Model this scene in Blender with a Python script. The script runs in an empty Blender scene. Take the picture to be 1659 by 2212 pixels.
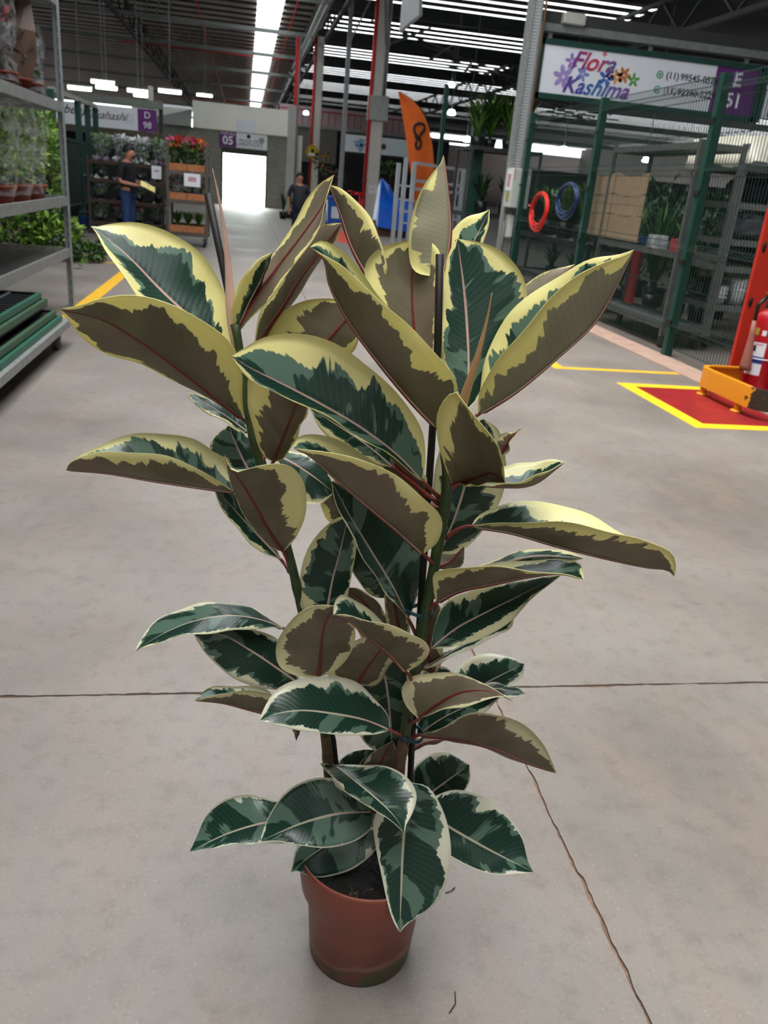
import bpy, math, random
import numpy as np
from mathutils import Vector, Matrix

# ------------------------------------------------------------------ camera
SC = bpy.context.scene
COL = SC.collection
FPX, CX, CY, CAMH = 1750.0, 829.5, 1106.0, 1.52
ROLL = math.atan2(417, 4494)
_c, _s = math.cos(ROLL), math.sin(ROLL)
_ox, _oy = 530 - CX, 372 - CY
_lat, _up = _ox * _c + _oy * _s, _ox * _s - _oy * _c
PITCH = math.atan2(_up, FPX)
YAW = math.atan2(-_lat, math.hypot(FPX, _up))
FWD = np.array([math.sin(YAW) * math.cos(PITCH), math.cos(YAW) * math.cos(PITCH), -math.sin(PITCH)])
R0 = np.array([math.cos(YAW), -math.sin(YAW), 0.0])
U0 = np.cross(R0, FWD)
IX = _c * R0 + _s * U0
IU = -_s * R0 + _c * U0
CAMP = np.array([0, 0, CAMH])
FH = np.array([math.sin(YAW), math.cos(YAW), 0.0])
cam_d = bpy.data.cameras.new('camera')
cam = bpy.data.objects.new('camera', cam_d)
COL.objects.link(cam)
cam.matrix_world = Matrix(((IX[0], IU[0], -FWD[0], 0), (IX[1], IU[1], -FWD[1], 0), (IX[2], IU[2], -FWD[2], CAMH), (0, 0, 0, 1)))
cam_d.sensor_fit = 'HORIZONTAL'
cam_d.sensor_width = 36.0
cam_d.lens = FPX / 1659.0 * 36.0
cam_d.clip_start, cam_d.clip_end = 0.05, 500
cam_d.dof.use_dof = True
cam_d.dof.focus_distance = 1.35
cam_d.dof.aperture_fstop = 11.0
SC.camera = cam

# ------------------------------------------------------------------ world, exposure
W = bpy.data.worlds.new('overcast_sky')
SC.world = W
W.use_nodes = True
_bg = W.node_tree.nodes['Background']
_bg.inputs['Color'].default_value = (0.93, 0.97, 1.0, 1)
_bg.inputs['Strength'].default_value = 3.4
SC.view_settings.view_transform = 'Standard'
SC.view_settings.look = 'None'
SC.view_settings.exposure = 0.58
SC.view_settings.gamma = 1.0
SC.view_settings.use_curve_mapping = False
sun_d = bpy.data.lights.new('hazy_sun', 'SUN')
sun_d.energy = 2.1
sun_d.angle = math.radians(40)
sun_d.color = (1.0, 0.97, 0.9)
sun = bpy.data.objects.new('hazy_sun', sun_d)
COL.objects.link(sun)
sun.rotation_euler = (math.radians(4), math.radians(-14), 0)

# ------------------------------------------------------------------ pixel helpers (1659 x 2212 frame)
def ray(x, y):
    return FWD + IX * ((x - CX) / FPX) - IU * ((y - CY) / FPX)
def G(x, y, z=0.0):
    d = ray(x, y); return CAMP + d * ((z - CAMH) / d[2])
def PF(x, y, F):
    d = ray(x, y); return CAMP + d * (F / (d @ FH))
def PY(x, y, Y):
    d = ray(x, y); return CAMP + d * (Y / d[1])
def PX(x, y, X):
    d = ray(x, y); return CAMP + d * (X / d[0])

# ------------------------------------------------------------------ object helpers
def tag(o, label=None, cat=None, group=None, kind=None):
    if label: o['label'] = label
    if cat: o['category'] = cat
    if group: o['group'] = group
    if kind: o['kind'] = kind
    return o
def empty(name, loc=(0, 0, 0), rz=0.0, label=None, cat=None, group=None, kind=None):
    o = bpy.data.objects.new(name, None)
    COL.objects.link(o)
    o.location = loc; o.rotation_euler = (0, 0, rz)
    o.empty_display_size = 0.1
    return tag(o, label, cat, group, kind)
def link(name, me, parent=None):
    o = bpy.data.objects.new(name, me)
    COL.objects.link(o)
    if parent is not None: o.parent = parent
    return o
def copy_tree(o, parent=None):
    c = o.copy(); COL.objects.link(c); c.parent = parent
    for ch in list(o.children): copy_tree(ch, c)
    return c

class MB:
    """collects vertices and faces for ONE mesh object"""
    def __init__(s): s.v = []; s.f = []; s.m = []; s.smooth = []
    def add(s, vs, fs, m=0, smooth=False):
        n = len(s.v); s.v += [tuple(map(float, p)) for p in vs]
        for f in fs:
            s.f.append([i + n for i in f]); s.m.append(m); s.smooth.append(smooth)
        return s
    def box(s, x0, x1, y0, y1, z0, z1, m=0):
        vs = [(x, y, z) for z in (z0, z1) for y in (y0, y1) for x in (x0, x1)]
        return s.add(vs, [(0, 2, 3, 1), (4, 5, 7, 6), (0, 1, 5, 4), (2, 6, 7, 3), (0, 4, 6, 2), (1, 3, 7, 5)], m)
    def bbox(s, x0, x1, y0, y1, z0, z1, b, m=0):
        """box with chamfered vertical and horizontal edges"""
        def ring(i, z): return [(x0 + i + b, y0 + i, z), (x1 - i - b, y0 + i, z), (x1 - i, y0 + i + b, z), (x1 - i, y1 - i - b, z), (x1 - i - b, y1 - i, z), (x0 + i + b, y1 - i, z), (x0 + i, y1 - i - b, z), (x0 + i, y0 + i + b, z)]
        rs = [ring(b, z0), ring(0, z0 + b), ring(0, z1 - b), ring(b, z1)]
        vs = sum(rs, []); fs = [tuple(range(7, -1, -1)), tuple(range(24, 32))]
        for k in range(3):
            for i in range(8):
                j = (i + 1) % 8; fs.append((k * 8 + i, k * 8 + j, k * 8 + 8 + j, k * 8 + 8 + i))
        return s.add(vs, fs, m)
    def tube(s, pts, r, n=8, m=0, caps=True, smooth=True, closed=False):
        pts = [np.array(p, float) for p in pts]; k = len(pts)
        rr = r if hasattr(r, '__len__') else [r] * k
        vs = []; fs = []; ref = None
        for i, p in enumerate(pts):
            if closed: t = pts[(i + 1) % k] - pts[i - 1]
            else: t = pts[min(i + 1, k - 1)] - pts[max(i - 1, 0)]
            t = t / (np.linalg.norm(t) + 1e-12)
            if ref is None:
                ref = np.array([0, 0, 1.0]) if abs(t[2]) < 0.9 else np.array([1.0, 0, 0])
            a = np.cross(t, ref); a /= np.linalg.norm(a) + 1e-12
            b = np.cross(a, t); ref = b
            for q in range(n):
                th = 2 * math.pi * q / n
                vs.append(p + rr[i] * (math.cos(th) * a + math.sin(th) * b))
        for i in range(k if closed else k - 1):
            for q in range(n):
                j = (i + 1) % k
                fs.append((i * n + q, i * n + (q + 1) % n, j * n + (q + 1) % n, j * n + q))
        if caps and not closed:
            fs.append(tuple(range(n - 1, -1, -1))); fs.append(tuple(range((k - 1) * n, k * n)))
        return s.add(vs, fs, m, smooth)
    def bar(s, p, q, w, h=None, m=0):
        """square bar from p to q"""
        h = h or w
        p = np.array(p, float); q = np.array(q, float); t = q - p; t /= np.linalg.norm(t)
        ref = np.array([0, 0, 1.0]) if abs(t[2]) < 0.95 else np.array([0, 1.0, 0])
        a = np.cross(t, ref); a /= np.linalg.norm(a); b = np.cross(a, t)
        vs = [e + sx * a * w / 2 + sy * b * h / 2 for e in (p, q) for sx, sy in ((-1, -1), (1, -1), (1, 1), (-1, 1))]
        return s.add(vs, [(3, 2, 1, 0), (4, 5, 6, 7), (0, 1, 5, 4), (1, 2, 6, 5), (2, 3, 7, 6), (3, 0, 4, 7)], m)
    def lathe(s, prof, c=(0, 0, 0), n=24, m=0, smooth=True, cap0=True, cap1=True):
        vs = []; fs = []
        for r, z in prof:
            for q in range(n):
                th = 2 * math.pi * q / n
                vs.append((c[0] + r * math.cos(th), c[1] + r * math.sin(th), c[2] + z))
        for i in range(len(prof) - 1):
            for q in range(n):
                fs.append((i * n + q, i * n + (q + 1) % n, (i + 1) * n + (q + 1) % n, (i + 1) * n + q))
        if cap0: fs.append(tuple(range(n - 1, -1, -1)))
        if cap1: fs.append(tuple(range((len(prof) - 1) * n, len(prof) * n)))
        return s.add(vs, fs, m, smooth)
    def prism(s, poly, z0, z1, m=0):
        n = len(poly)
        vs = [(x, y, z0) for x, y in poly] + [(x, y, z1) for x, y in poly]
        fs = [tuple(range(n - 1, -1, -1)), tuple(range(n, 2 * n))] + [(i, (i + 1) % n, n + (i + 1) % n, n + i) for i in range(n)]
        return s.add(vs, fs, m)
    def plate(s, poly3, nrm, th, m=0):
        """thin solid from a planar 3D polygon"""
        nrm = np.array(nrm, float) * th
        n = len(poly3)
        vs = [np.array(p, float) for p in poly3] + [np.array(p, float) - nrm for p in poly3]
        fs = [tuple(range(n)), tuple(range(2 * n - 1, n - 1, -1))] + [((i + 1) % n, i, n + i, n + (i + 1) % n) for i in range(n)]
        return s.add(vs, fs, m)
    def mesh(s, name, mats):
        me = bpy.data.meshes.new(name)
        me.from_pydata(s.v, [], s.f)
        for m in (mats if isinstance(mats, (list, tuple)) else [mats]): me.materials.append(m)
        me.polygons.foreach_set('material_index', s.m)
        me.polygons.foreach_set('use_smooth', s.smooth)
        me.update()
        return me
    def build(s, name, mats, parent=None):
        return link(name, s.mesh(name, mats), parent)

# ------------------------------------------------------------------ materials
MATS = {}
def srgb(r, g, b):
    return tuple(((v / 255) / 12.92 if v / 255 <= 0.04045 else ((v / 255 + 0.055) / 1.055) ** 2.4) for v in (r, g, b)) + (1,)
def mat(name, col, rough=0.6, metal=0.0, var=0.12, scale=6.0, bump=0.0, emit=None, estr=0.0, spec=0.4, alpha=None, stretch=(1, 1, 1)):
    """principled with a little noise in colour and roughness"""
    if name in MATS: return MATS[name]
    m = bpy.data.materials.new(name); m.use_nodes = True
    nt = m.node_tree; N = nt.nodes; L = nt.links
    b = N['Principled BSDF']
    c = srgb(*col)
    tc = N.new('ShaderNodeTexCoord'); mp = N.new('ShaderNodeMapping'); mp.inputs['Scale'].default_value = stretch
    nz = N.new('ShaderNodeTexNoise'); nz.inputs['Scale'].default_value = scale; nz.inputs['Detail'].default_value = 4
    L.new(tc.outputs['Object'], mp.inputs[0]); L.new(mp.outputs[0], nz.inputs['Vector'])
    rp = N.new('ShaderNodeValToRGB')
    rp.color_ramp.elements[0].position = 0.3; rp.color_ramp.elements[1].position = 0.7
    rp.color_ramp.elements[0].color = tuple(v * (1 - var) for v in c[:3]) + (1,)
    rp.color_ramp.elements[1].color = tuple(min(1, v * (1 + var)) for v in c[:3]) + (1,)
    L.new(nz.outputs['Fac'], rp.inputs[0]); L.new(rp.outputs[0], b.inputs['Base Color'])
    b.inputs['Roughness'].default_value = rough; b.inputs['Metallic'].default_value = metal
    b.inputs['Specular IOR Level'].default_value = spec
    if bump:
        bp = N.new('ShaderNodeBump'); bp.inputs['Strength'].default_value = bump; bp.inputs['Distance'].default_value = 0.01
        L.new(nz.outputs['Fac'], bp.inputs['Height']); L.new(bp.outputs[0], b.inputs['Normal'])
    if emit:
        b.inputs['Emission Color'].default_value = srgb(*emit); b.inputs['Emission Strength'].default_value = estr
    if alpha is not None:
        b.inputs['Alpha'].default_value = alpha
    MATS[name] = m
    return m
def film(name='clear_film', col=(225, 232, 235), fac=0.25):
    """thin clear plastic: mostly see-through with soft shine"""
    if name in MATS: return MATS[name]
    m = bpy.data.materials.new(name); m.use_nodes = True
    nt = m.node_tree; N = nt.nodes; L = nt.links
    for n in list(N): N.remove(n)
    out = N.new('ShaderNodeOutputMaterial'); mx = N.new('ShaderNodeMixShader'); tr = N.new('ShaderNodeBsdfTransparent'); gl = N.new('ShaderNodeBsdfPrincipled')
    gl.inputs['Base Color'].default_value = srgb(*col); gl.inputs['Roughness'].default_value = 0.18
    nz = N.new('ShaderNodeTexNoise'); nz.inputs['Scale'].default_value = 14; tc = N.new('ShaderNodeTexCoord')
    rp = N.new('ShaderNodeMapRange'); rp.inputs[1].default_value = 0.4; rp.inputs[2].default_value = 0.75; rp.inputs[3].default_value = fac * 0.12; rp.inputs[4].default_value = fac * 1.6
    L.new(tc.outputs['Object'], nz.inputs['Vector']); L.new(nz.outputs['Fac'], rp.inputs[0]); L.new(rp.outputs[0], mx.inputs[0])
    L.new(tr.outputs[0], mx.inputs[1]); L.new(gl.outputs[0], mx.inputs[2]); L.new(mx.outputs[0], out.inputs[0])
    MATS[name] = m
    return m

# --- concrete floor
def concrete_mat():
    m = bpy.data.materials.new('concrete_floor'); m.use_nodes = True
    nt = m.node_tree; N = nt.nodes; L = nt.links; b = N['Principled BSDF']
    tc = N.new('ShaderNodeTexCoord')
    def noise(scale, detail, sc=(1, 1, 1), rough=0.55):
        mp = N.new('ShaderNodeMapping'); mp.inputs['Scale'].default_value = sc
        n = N.new('ShaderNodeTexNoise'); n.inputs['Scale'].default_value = scale; n.inputs['Detail'].default_value = detail; n.inputs['Roughness'].default_value = rough
        L.new(tc.outputs['Object'], mp.inputs[0]); L.new(mp.outputs[0], n.inputs['Vector']); return n
    n1 = noise(0.9, 5); n2 = noise(2.6, 6, (1.6, 0.6, 1), 0.65); n3 = noise(120, 3); n4 = noise(14, 6, (1, 1, 1), 0.7)
    r1 = N.new('ShaderNodeValToRGB'); e = r1.color_ramp.elements
    e[0].position = 0.3; e[0].color = srgb(112, 105, 99); e[1].position = 0.72; e[1].color = srgb(140, 133, 126)
    L.new(n1.outputs['Fac'], r1.inputs[0])
    def mix(a, bcol, fac, mode='MIX'):
        x = N.new('ShaderNodeMix'); x.data_type = 'RGBA'; x.blend_type = mode
        L.new(a, x.inputs[6])
        if hasattr(bcol, 'links'): L.new(bcol, x.inputs[7])
        else: x.inputs[7].default_value = bcol
        if hasattr(fac, 'links'): L.new(fac, x.inputs[0])
        else: x.inputs[0].default_value = fac
        return x.outputs[2]
    def rng(src, a, b2, c, d):
        q = N.new('ShaderNodeMapRange'); q.inputs[1].default_value = a; q.inputs[2].default_value = b2; q.inputs[3].default_value = c; q.inputs[4].default_value = d
        L.new(src, q.inputs[0]); return q.outputs[0]
    c = mix(r1.outputs[0], srgb(134, 119, 109), rng(n2.outputs['Fac'], 0.45, 0.7, 0, 0.7))
    c = mix(c, srgb(90, 82, 76), rng(n4.outputs['Fac'], 0.5, 0.78, 0, 0.55))
    c = mix(c, srgb(168, 163, 158), rng(n3.outputs['Fac'], 0.62, 0.72, 0, 0.35))
    c = mix(c, srgb(78, 74, 70), rng(n3.outputs['Fac'], 0.40, 0.30, 0, 0.3))
    L.new(c, b.inputs['Base Color'])
    L.new(rng(n1.outputs['Fac'], 0.3, 0.7, 0.42, 0.62), b.inputs['Roughness'])
    bp = N.new('ShaderNodeBump'); bp.inputs['Strength'].default_value = 0.12; bp.inputs['Distance'].default_value = 0.002
    L.new(n3.outputs['Fac'], bp.inputs['Height']); L.new(bp.outputs[0], b.inputs['Normal'])
    return m
CONC = concrete_mat()
GALV = mat('galvanised_steel', (150, 152, 150), 0.45, 0.5, 0.18, 20)
GREYM = mat('grey_painted_steel', (120, 124, 122), 0.5, 0.3, 0.15, 12)
WHITEP = mat('white_paint', (215, 213, 205), 0.6, 0, 0.08, 3)
GREENP = mat('green_painted_steel', (20, 62, 52), 0.45, 0.1, 0.15, 9)
REDP = mat('red_paint', (196, 30, 34), 0.45, 0, 0.1, 5)
YELP = mat('yellow_floor_paint', (232, 178, 40), 0.6, 0, 0.1, 8)
DARKM = mat('dark_steel', (46, 46, 48), 0.6, 0.2, 0.2, 8)
BLACKP = mat('black_plastic', (18, 18, 20), 0.4, 0, 0.2, 10)
TERRA = mat('terracotta_plastic', (142, 66, 44), 0.5, 0, 0.1, 8)
PURPLE = mat('purple_sign', (98, 32, 110), 0.5, 0, 0.06, 3)
SIGNW = mat('white_sign', (226, 228, 234), 0.45, 0, 0.03, 2)
INK = mat('black_ink', (30, 30, 34), 0.6, 0, 0.05, 3)
INKW = mat('white_ink', (235, 232, 240), 0.6, 0, 0.03, 3)

# ------------------------------------------------------------------ floor: slabs with ragged joints
rnd = random.Random(5)
floor = empty('floor', (0, 0, 0), kind='structure', label='grey concrete floor slabs with ragged brown joints', cat='floor')
MB().box(-40, 45, -12, 130, -0.30, -0.007).build('joint_bed', mat('joint_dirt', (118, 92, 76), 0.9, 0, 0.3, 60), floor)
def jag(p, q, amp, step):
    """ragged line p->q without the end point"""
    n = max(1, int(math.hypot(q[0] - p[0], q[1] - p[1]) / step)); out = []
    dx, dy = q[0] - p[0], q[1] - p[1]; l = math.hypot(dx, dy)
    w = 0
    for i in range(n):
        t = i / n
        w = 0.7 * w + rnd.uniform(-amp, amp)
        if rnd.random() < 0.04: w += amp * 2.2 * rnd.choice((-1, 1))
        k = 0 if i == 0 else w
        out.append((p[0] + dx * t - dy / l * k, p[1] + dy * t + dx / l * k))
    return out
JX, JY = 0.838, 2.185
xs = [-40, JX, 45]; ys = [-12, JY, 9.0, 130]
g = 0.0045
for i in range(2):
    for j in range(3):
        x0, x1 = xs[i] + (g if i else 0), xs[i + 1] - (g if i == 0 else 0)
        y0, y1 = ys[j] + (g if j else 0), ys[j + 1] - (0.0 if j == 2 else (g if j == 0 else 0.0005))
        if j == 2: y0 = ys[j] + 0.0005
        poly = []
        near = j < 2
        xa, xb = max(x0, -2.5), min(x1, 3.2)
        bot = [(x0, y0)] + ((jag((xa, y0), (xb, y0), 0.0022, 0.018) if j == 1 else []))
        poly += bot + ([(x1, y0)] if i == 1 or j != 1 else [])
        if i == 0:
            ya, yb = max(y0, 0.3), min(y1, 9)
            poly += jag((x1, ya if j != 1 else y0), (x1, yb), 0.003, 0.018) if near else [(x1, y0)]
            poly += [(x1, y1)]
        else:
            poly += [(x1, y1)]
        top = jag((xb, y1), (xa, y1), 0.0022, 0.018) if j == 0 else []
        poly += top + [(x0, y1)]
        if i == 1 and near:
            ya, yb = max(y0, 0.3), min(y1, 9)
            poly += jag((x0, yb), (x0, ya), 0.003, 0.018)
        out = []
        for p in poly:
            if not out or math.hypot(p[0] - out[-1][0], p[1] - out[-1][1]) > 1e-5: out.append(p)
        if math.hypot(out[0][0] - out[-1][0], out[0][1] - out[-1][1]) < 1e-5: out.pop()
        MB().prism(out, -0.028, 0.0).build('slab', CONC, floor)
# pinkish shop kerb strip and shop floor on the right
tr1 = MB().box(4.38, 4.72, 4, 15.6, 0.0, 0.012).build('trim_1', mat('pink_kerb', (176, 146, 130), 0.7, 0, 0.12, 5))
tag(tr1, 'pinkish concrete kerb strip along the wire fence', 'kerb', kind='structure')

# ------------------------------------------------------------------ roof
ceil = empty('ceiling', (0, 0, 8.8), kind='structure', label='dark hall roof with purlins and skylight strips', cat='ceiling')
def cpart(mb, name, m):
    o = mb.build(name, m, ceil); o.matrix_parent_inverse = Matrix.Translation((0, 0, -8.8)); return o
DECK = mat('roof_sheet', (22, 20, 19), 0.8, 0, 0.2, 0.6)
PURL = mat('purlin_steel', (196, 184, 174), 0.6, 0.1, 0.15, 2)
PURD = mat('purlin_dark', (52, 52, 52), 0.6, 0.1, 0.15, 2)
ZR = 9.3
# left bay deck (solid), skylight strip open between x .4 and 1.7, bay to the girder, then right bay with slots open to the sky
cpart(MB().box(-60, 0.42, 15, 140, ZR, ZR + 0.08), 'roof_sheet', DECK)
cpart(MB().box(-60, -2.6, -14, 15, ZR, ZR + 0.08), 'roof_sheet', DECK)  # unseen; its inner edge shapes the roof opening that lights the plant
cpart(MB().box(-2.6, 3.6, -14, -4.4, ZR, ZR + 0.08), 'roof_sheet', DECK)  # unseen sheet added to darken the near floor and pot front
cpart(MB().box(1.72, 3.4, 15, 140, ZR, ZR + 0.08), 'roof_sheet', DECK)
cpart(MB().box(3.6, 60, -14, 30, ZR, ZR + 0.08), 'roof_sheet', DECK)  # unseen sheet kept solid so the right hand shop stays dark
# right bay: stepped sheets, each gap open to the sky; solid sheets further right
def sheet(x0, x1, y0, y1, st):
    cpart(MB().add([(x, yy, z) for x in (x0, x1) for yy, z in ((y0, ZR), (y1, ZR + st), (y1, ZR + st + 0.04), (y0, ZR + 0.04))], [(0, 1, 2, 3), (7, 6, 5, 4), (0, 4, 5, 1), (1, 5, 6, 2), (2, 6, 7, 3), (3, 7, 4, 0)]), 'roof_sheet', DECK)
for k in range(78):
    y = 30.0 + 1.3 * k
    sheet(3.4, 17.0 if y < 66 else 60.0, y, y + 1.32, 0.01 if k % 8 in (3, 4) else 4.3 / y)
cpart(MB().box(17.0, 60, 30, 66, ZR, ZR + 0.08), 'roof_sheet', DECK)
pm = MB().box(-45, 0.42, -0.05, 0.05, -0.06, 0.06).mesh('purlin', PURL)
pm1 = MB().box(1.72, 3.4, -0.05, 0.05, -0.06, 0.06).mesh('purlin', PURL)
pm3 = MB().box(0.42, 1.72, -0.02, 0.02, -0.02, 0.02).mesh('glazing_bar', PURD)
for k in range(68):
    y = 15.75 + 1.6 * k
    for me, dz in ((pm, -0.06), (pm1, -0.06), (pm3, 0.04)):
        o = link(me.name.split('.')[0], me, ceil); o.location = (0, y, ZR + dz - 8.8)
# lower tie beams across the aisle, with rods
tie = MB().box(-45, 3.2, -0.09, 0.09, -0.09, 0.09).mesh('tie_beam', GREYM)
tie2 = MB().box(3.2, 50, -0.16, 0.16, -0.25, 0.25).mesh('tie_beam', PURD)
for y in (26, 38, 47, 56, 66, 78, 92, 108):
    o = link('tie_beam', tie, ceil); o.location = (0, y, 8.15 - 8.8)
    o = link('tie_beam', tie2, ceil); o.location = (0, y + 2, 8.5 - 8.8)
# lattice girders along the aisle at the column line, and a second one further left
def girder(x, y0, y1, z0, z1, m, step=1.9):
    a = MB().bar((x, y0, z0), (x, y1, z0), 0.16, 0.16); cpart(a, 'girder_chord', m)
    a = MB().bar((x, y0, z1), (x, y1, z1), 0.14, 0.14); cpart(a, 'girder_chord', m)
    b = MB(); y = y0; up = True
    while y < y1 - step:
        b.bar((x, y, z0 if up else z1), (x, y + step, z1 if up else z0), 0.08); up = not up; y += step
    cpart(b, 'girder_web', m)
girder(3.25, 14, 120, 8.2, 9.15, GREYM)
girder(3.95, 14, 120, 8.2, 9.15, PURD)
girder(-6.2, 14, 120, 8.0, 9.1, PURD)
girder(16, 14, 120, 7.8, 9.1, PURD)
# raking cross bracing of the roof, left
for y0 in (36, 56, 80):
    for k in range(7):
        cpart(MB().bar((-7.5 + k * 0.55, y0 + 14, 8.6), (-5.5 + k * 0.55, y0, 8.9), 0.07), 'brace', GREYM)
for k in range(9):
    cpart(MB().bar((6 + 2.5 * k, 40 + 3 * k, 7.2), (9 + 2.2 * k, 46 + 4 * k, 9.0), 0.09), 'brace', PURD)
    cpart(MB().bar((9 + 2.5 * k, 40 + 3 * k, 7.2), (6 + 2.2 * k, 46 + 4 * k, 9.0), 0.07), 'brace', PURD)
# red sprinkler drops and mains
for (x, y0, y1, z) in ((-2.4, 20, 110, 8.6), (2.1, 20, 110, 8.55)):
    cpart(MB().tube([(x, y0, z), (x, y1, z)], 0.03, 6), 'sprinkler_pipe', REDP)
for y in (60, 100):
    cpart(MB().tube([(-8, y, 8.45), (3.4, y, 8.45)], 0.035, 6), 'sprinkler_pipe', REDP)
# cable tray under the girder
cpart(MB().box(2.85, 3.05, 14, 60, 7.95, 8.03), 'cable_tray', GALV)

# ------------------------------------------------------------------ rubber plant
F0 = 1.265
PC = G(776, 2036); PC[2] = 0.0            # pot axis on the floor
plant = empty('potted_rubber_plant', tuple(PC), label='tall variegated rubber plant with cream edged leaves in brown pot', cat='plant')
INVP = Matrix.Translation(-Vector(PC))
def padd(o, parent=None):
    o.parent = parent or plant
    if parent is None: o.matrix_parent_inverse = INVP
    return o

def leaf_mats():
    def base(name):
        m = bpy.data.materials.new(name); m.use_nodes = True
        return m, m.node_tree, m.node_tree.nodes, m.node_tree.links
    res = []
    for side in ('leaf_top', 'leaf_underside'):
        m, nt, N, L = base(side); b = N['Principled BSDF']; out = N['Material Output']
        def M(op, a, bb=None, c=None):
            n = N.new('ShaderNodeMath'); n.operation = op
            for i, v in enumerate((a, bb, c)):
                if v is None: continue
                if hasattr(v, 'links'): L.new(v, n.inputs[i])
                else: n.inputs[i].default_value = v
            return n.outputs[0]
        def attr(nm):
            a = N.new('ShaderNodeAttribute'); a.attribute_type = 'OBJECT'; a.attribute_name = nm; return a.outputs['Fac']
        uv = N.new('ShaderNodeUVMap'); uv.uv_map = 'UVMap'
        sp = N.new('ShaderNodeSeparateXYZ'); L.new(uv.outputs[0], sp.inputs[0])
        u, v = sp.outputs[0], sp.outputs[1]
        sv = M('SUBTRACT', M('MULTIPLY', v, 2.0), 1.0); tt = M('ABSOLUTE', sv)
        sgn = M('GREATER_THAN', sv, 0.0)
        up = M('SUBTRACT', u, M('MULTIPLY', tt, 0.13))
        seed, tone, marg = attr('seed'), attr('tone'), attr('margin')
        so = M('ADD', M('MULTIPLY', seed, 7.31), M('MULTIPLY', sgn, 3.7))
        def noise(su, st, off, detail=2.0, rough=0.5):
            cb = N.new('ShaderNodeCombineXYZ')
            L.new(M('ADD', M('MULTIPLY', up, su), off), cb.inputs[0]); L.new(M('MULTIPLY', tt, st), cb.inputs[1]); L.new(so, cb.inputs[2])
            n = N.new('ShaderNodeTexNoise'); n.inputs['Scale'].default_value = 1.0; n.inputs['Detail'].default_value = detail; n.inputs['Roughness'].default_value = rough
            L.new(cb.outputs[0], n.inputs['Vector']); return n.outputs['Fac']
        def ramp(x, lo, hi):
            q = N.new('ShaderNodeMapRange'); q.inputs[1].default_value = lo; q.inputs[2].default_value = hi; q.interpolation_type = 'SMOOTHSTEP'
            L.new(x, q.inputs[0]); return q.outputs[0]
        def mixc(a, c2, f):
            x = N.new('ShaderNodeMix'); x.data_type = 'RGBA'
            for i, w in ((6, a), (7, c2), (0, f)):
                if hasattr(w, 'links'): L.new(w, x.inputs[i])
                else: x.inputs[i].default_value = w
            return x.outputs[2]
        big, mid, fine = noise(3.4, 0.6, 0.0), noise(13.0, 1.0, 9.0), noise(60.0, 2.5, 3.0, 1.0)
        # ragged edge of the cream margin
        edge = M('ADD', M('SUBTRACT', tt, M('SUBTRACT', 1.0, M('MULTIPLY', marg, 0.74))), M('ADD', M('MULTIPLY', M('SUBTRACT', big, 0.5), 1.1), M('ADD', M('MULTIPLY', M('SUBTRACT', mid, 0.5), 0.62), M('MULTIPLY', M('SUBTRACT', fine, 0.5), 0.16))))
        endw = M('ADD', M('MULTIPLY', M('MAXIMUM', M('SUBTRACT', u, 0.88), 0.0), 2.2), M('MULTIPLY', M('MAXIMUM', M('SUBTRACT', 0.08, u), 0.0), 1.2))
        edge = M('MAXIMUM', M('ADD', edge, endw), M('MULTIPLY', M('SUBTRACT', tt, 0.95), 9.0))
        cream = ramp(edge, -0.012, 0.018)
        half = ramp(M('ADD', edge, M('MULTIPLY', M('SUBTRACT', noise(9.0, 0.9, 20.0), 0.42), 0.8)), -0.02, 0.02)
        patch = ramp(M('ADD', noise(5.5, 0.55, 40.0), M('MULTIPLY', M('SUBTRACT', fine, 0.5), 0.12)), 0.545, 0.575)
        grey = M('MAXIMUM', M('MULTIPLY', half, 1.0), patch)
        vein = N.new('ShaderNodeTexWave'); vein.wave_type = 'BANDS'; vein.inputs['Scale'].default_value = 1.0; vein.inputs['Distortion'].default_value = 0.0
        cb = N.new('ShaderNodeCombineXYZ'); L.new(M('MULTIPLY', up, 9.0), cb.inputs[0]); L.new(cb.outputs[0], vein.inputs['Vector'])
        vl = ramp(vein.outputs['Fac'], 0.90, 1.0)
        if side == 'leaf_top':
            cr = mixc((0.84, 0.83, 0.66, 1), (0.90, 0.83, 0.37, 1), tone)
            dk = mixc((0.010, 0.040, 0.030, 1), (0.022, 0.060, 0.038, 1), noise(2.0, 0.5, 70.0))
            gy = mixc((0.095, 0.165, 0.125, 1), (0.15, 0.25, 0.18, 1), big)
            grn = mixc(dk, gy, grey)
            grn = mixc(grn, (0.16, 0.24, 0.18, 1), M('MULTIPLY', vl, 0.13))
            col = mixc(grn, cr, cream)
            # midrib line
            ribw = M('SUBTRACT', 0.045, M('MULTIPLY', u, 0.022))
            rib = M('LESS_THAN', tt, ribw)
            col = mixc(col, mixc((0.55, 0.58, 0.40, 1), (0.50, 0.30, 0.27, 1), tone), rib)
            b.inputs['Roughness'].default_value = 0.24; b.inputs['Specular IOR Level'].default_value = 0.45
        else:
            cr = mixc((0.76, 0.71, 0.49, 1), (0.88, 0.80, 0.34, 1), tone)
            br = mixc((0.165, 0.138, 0.085, 1), (0.25, 0.185, 0.14, 1), ramp(noise(3.0, 0.7, 55.0), 0.35, 0.65))
            pale = mixc((0.20, 0.19, 0.125, 1), (0.26, 0.27, 0.13, 1), big)
            br = mixc(br, pale, M('MULTIPLY', grey, 0.25))
            br = mixc(br, (0.42, 0.40, 0.27, 1), attr('pale'))
            br = mixc(br, (0.12, 0.095, 0.055, 1), M('MULTIPLY', vl, 0.2))
            col = mixc(br, cr, cream)
            b.inputs['Roughness'].default_value = 0.5; b.inputs['Specular IOR Level'].default_value = 0.25
        L.new(col, b.inputs['Base Color'])
        bp = N.new('ShaderNodeBump'); bp.inputs['Strength'].default_value = 0.12; bp.inputs['Distance'].default_value = 0.001
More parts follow.
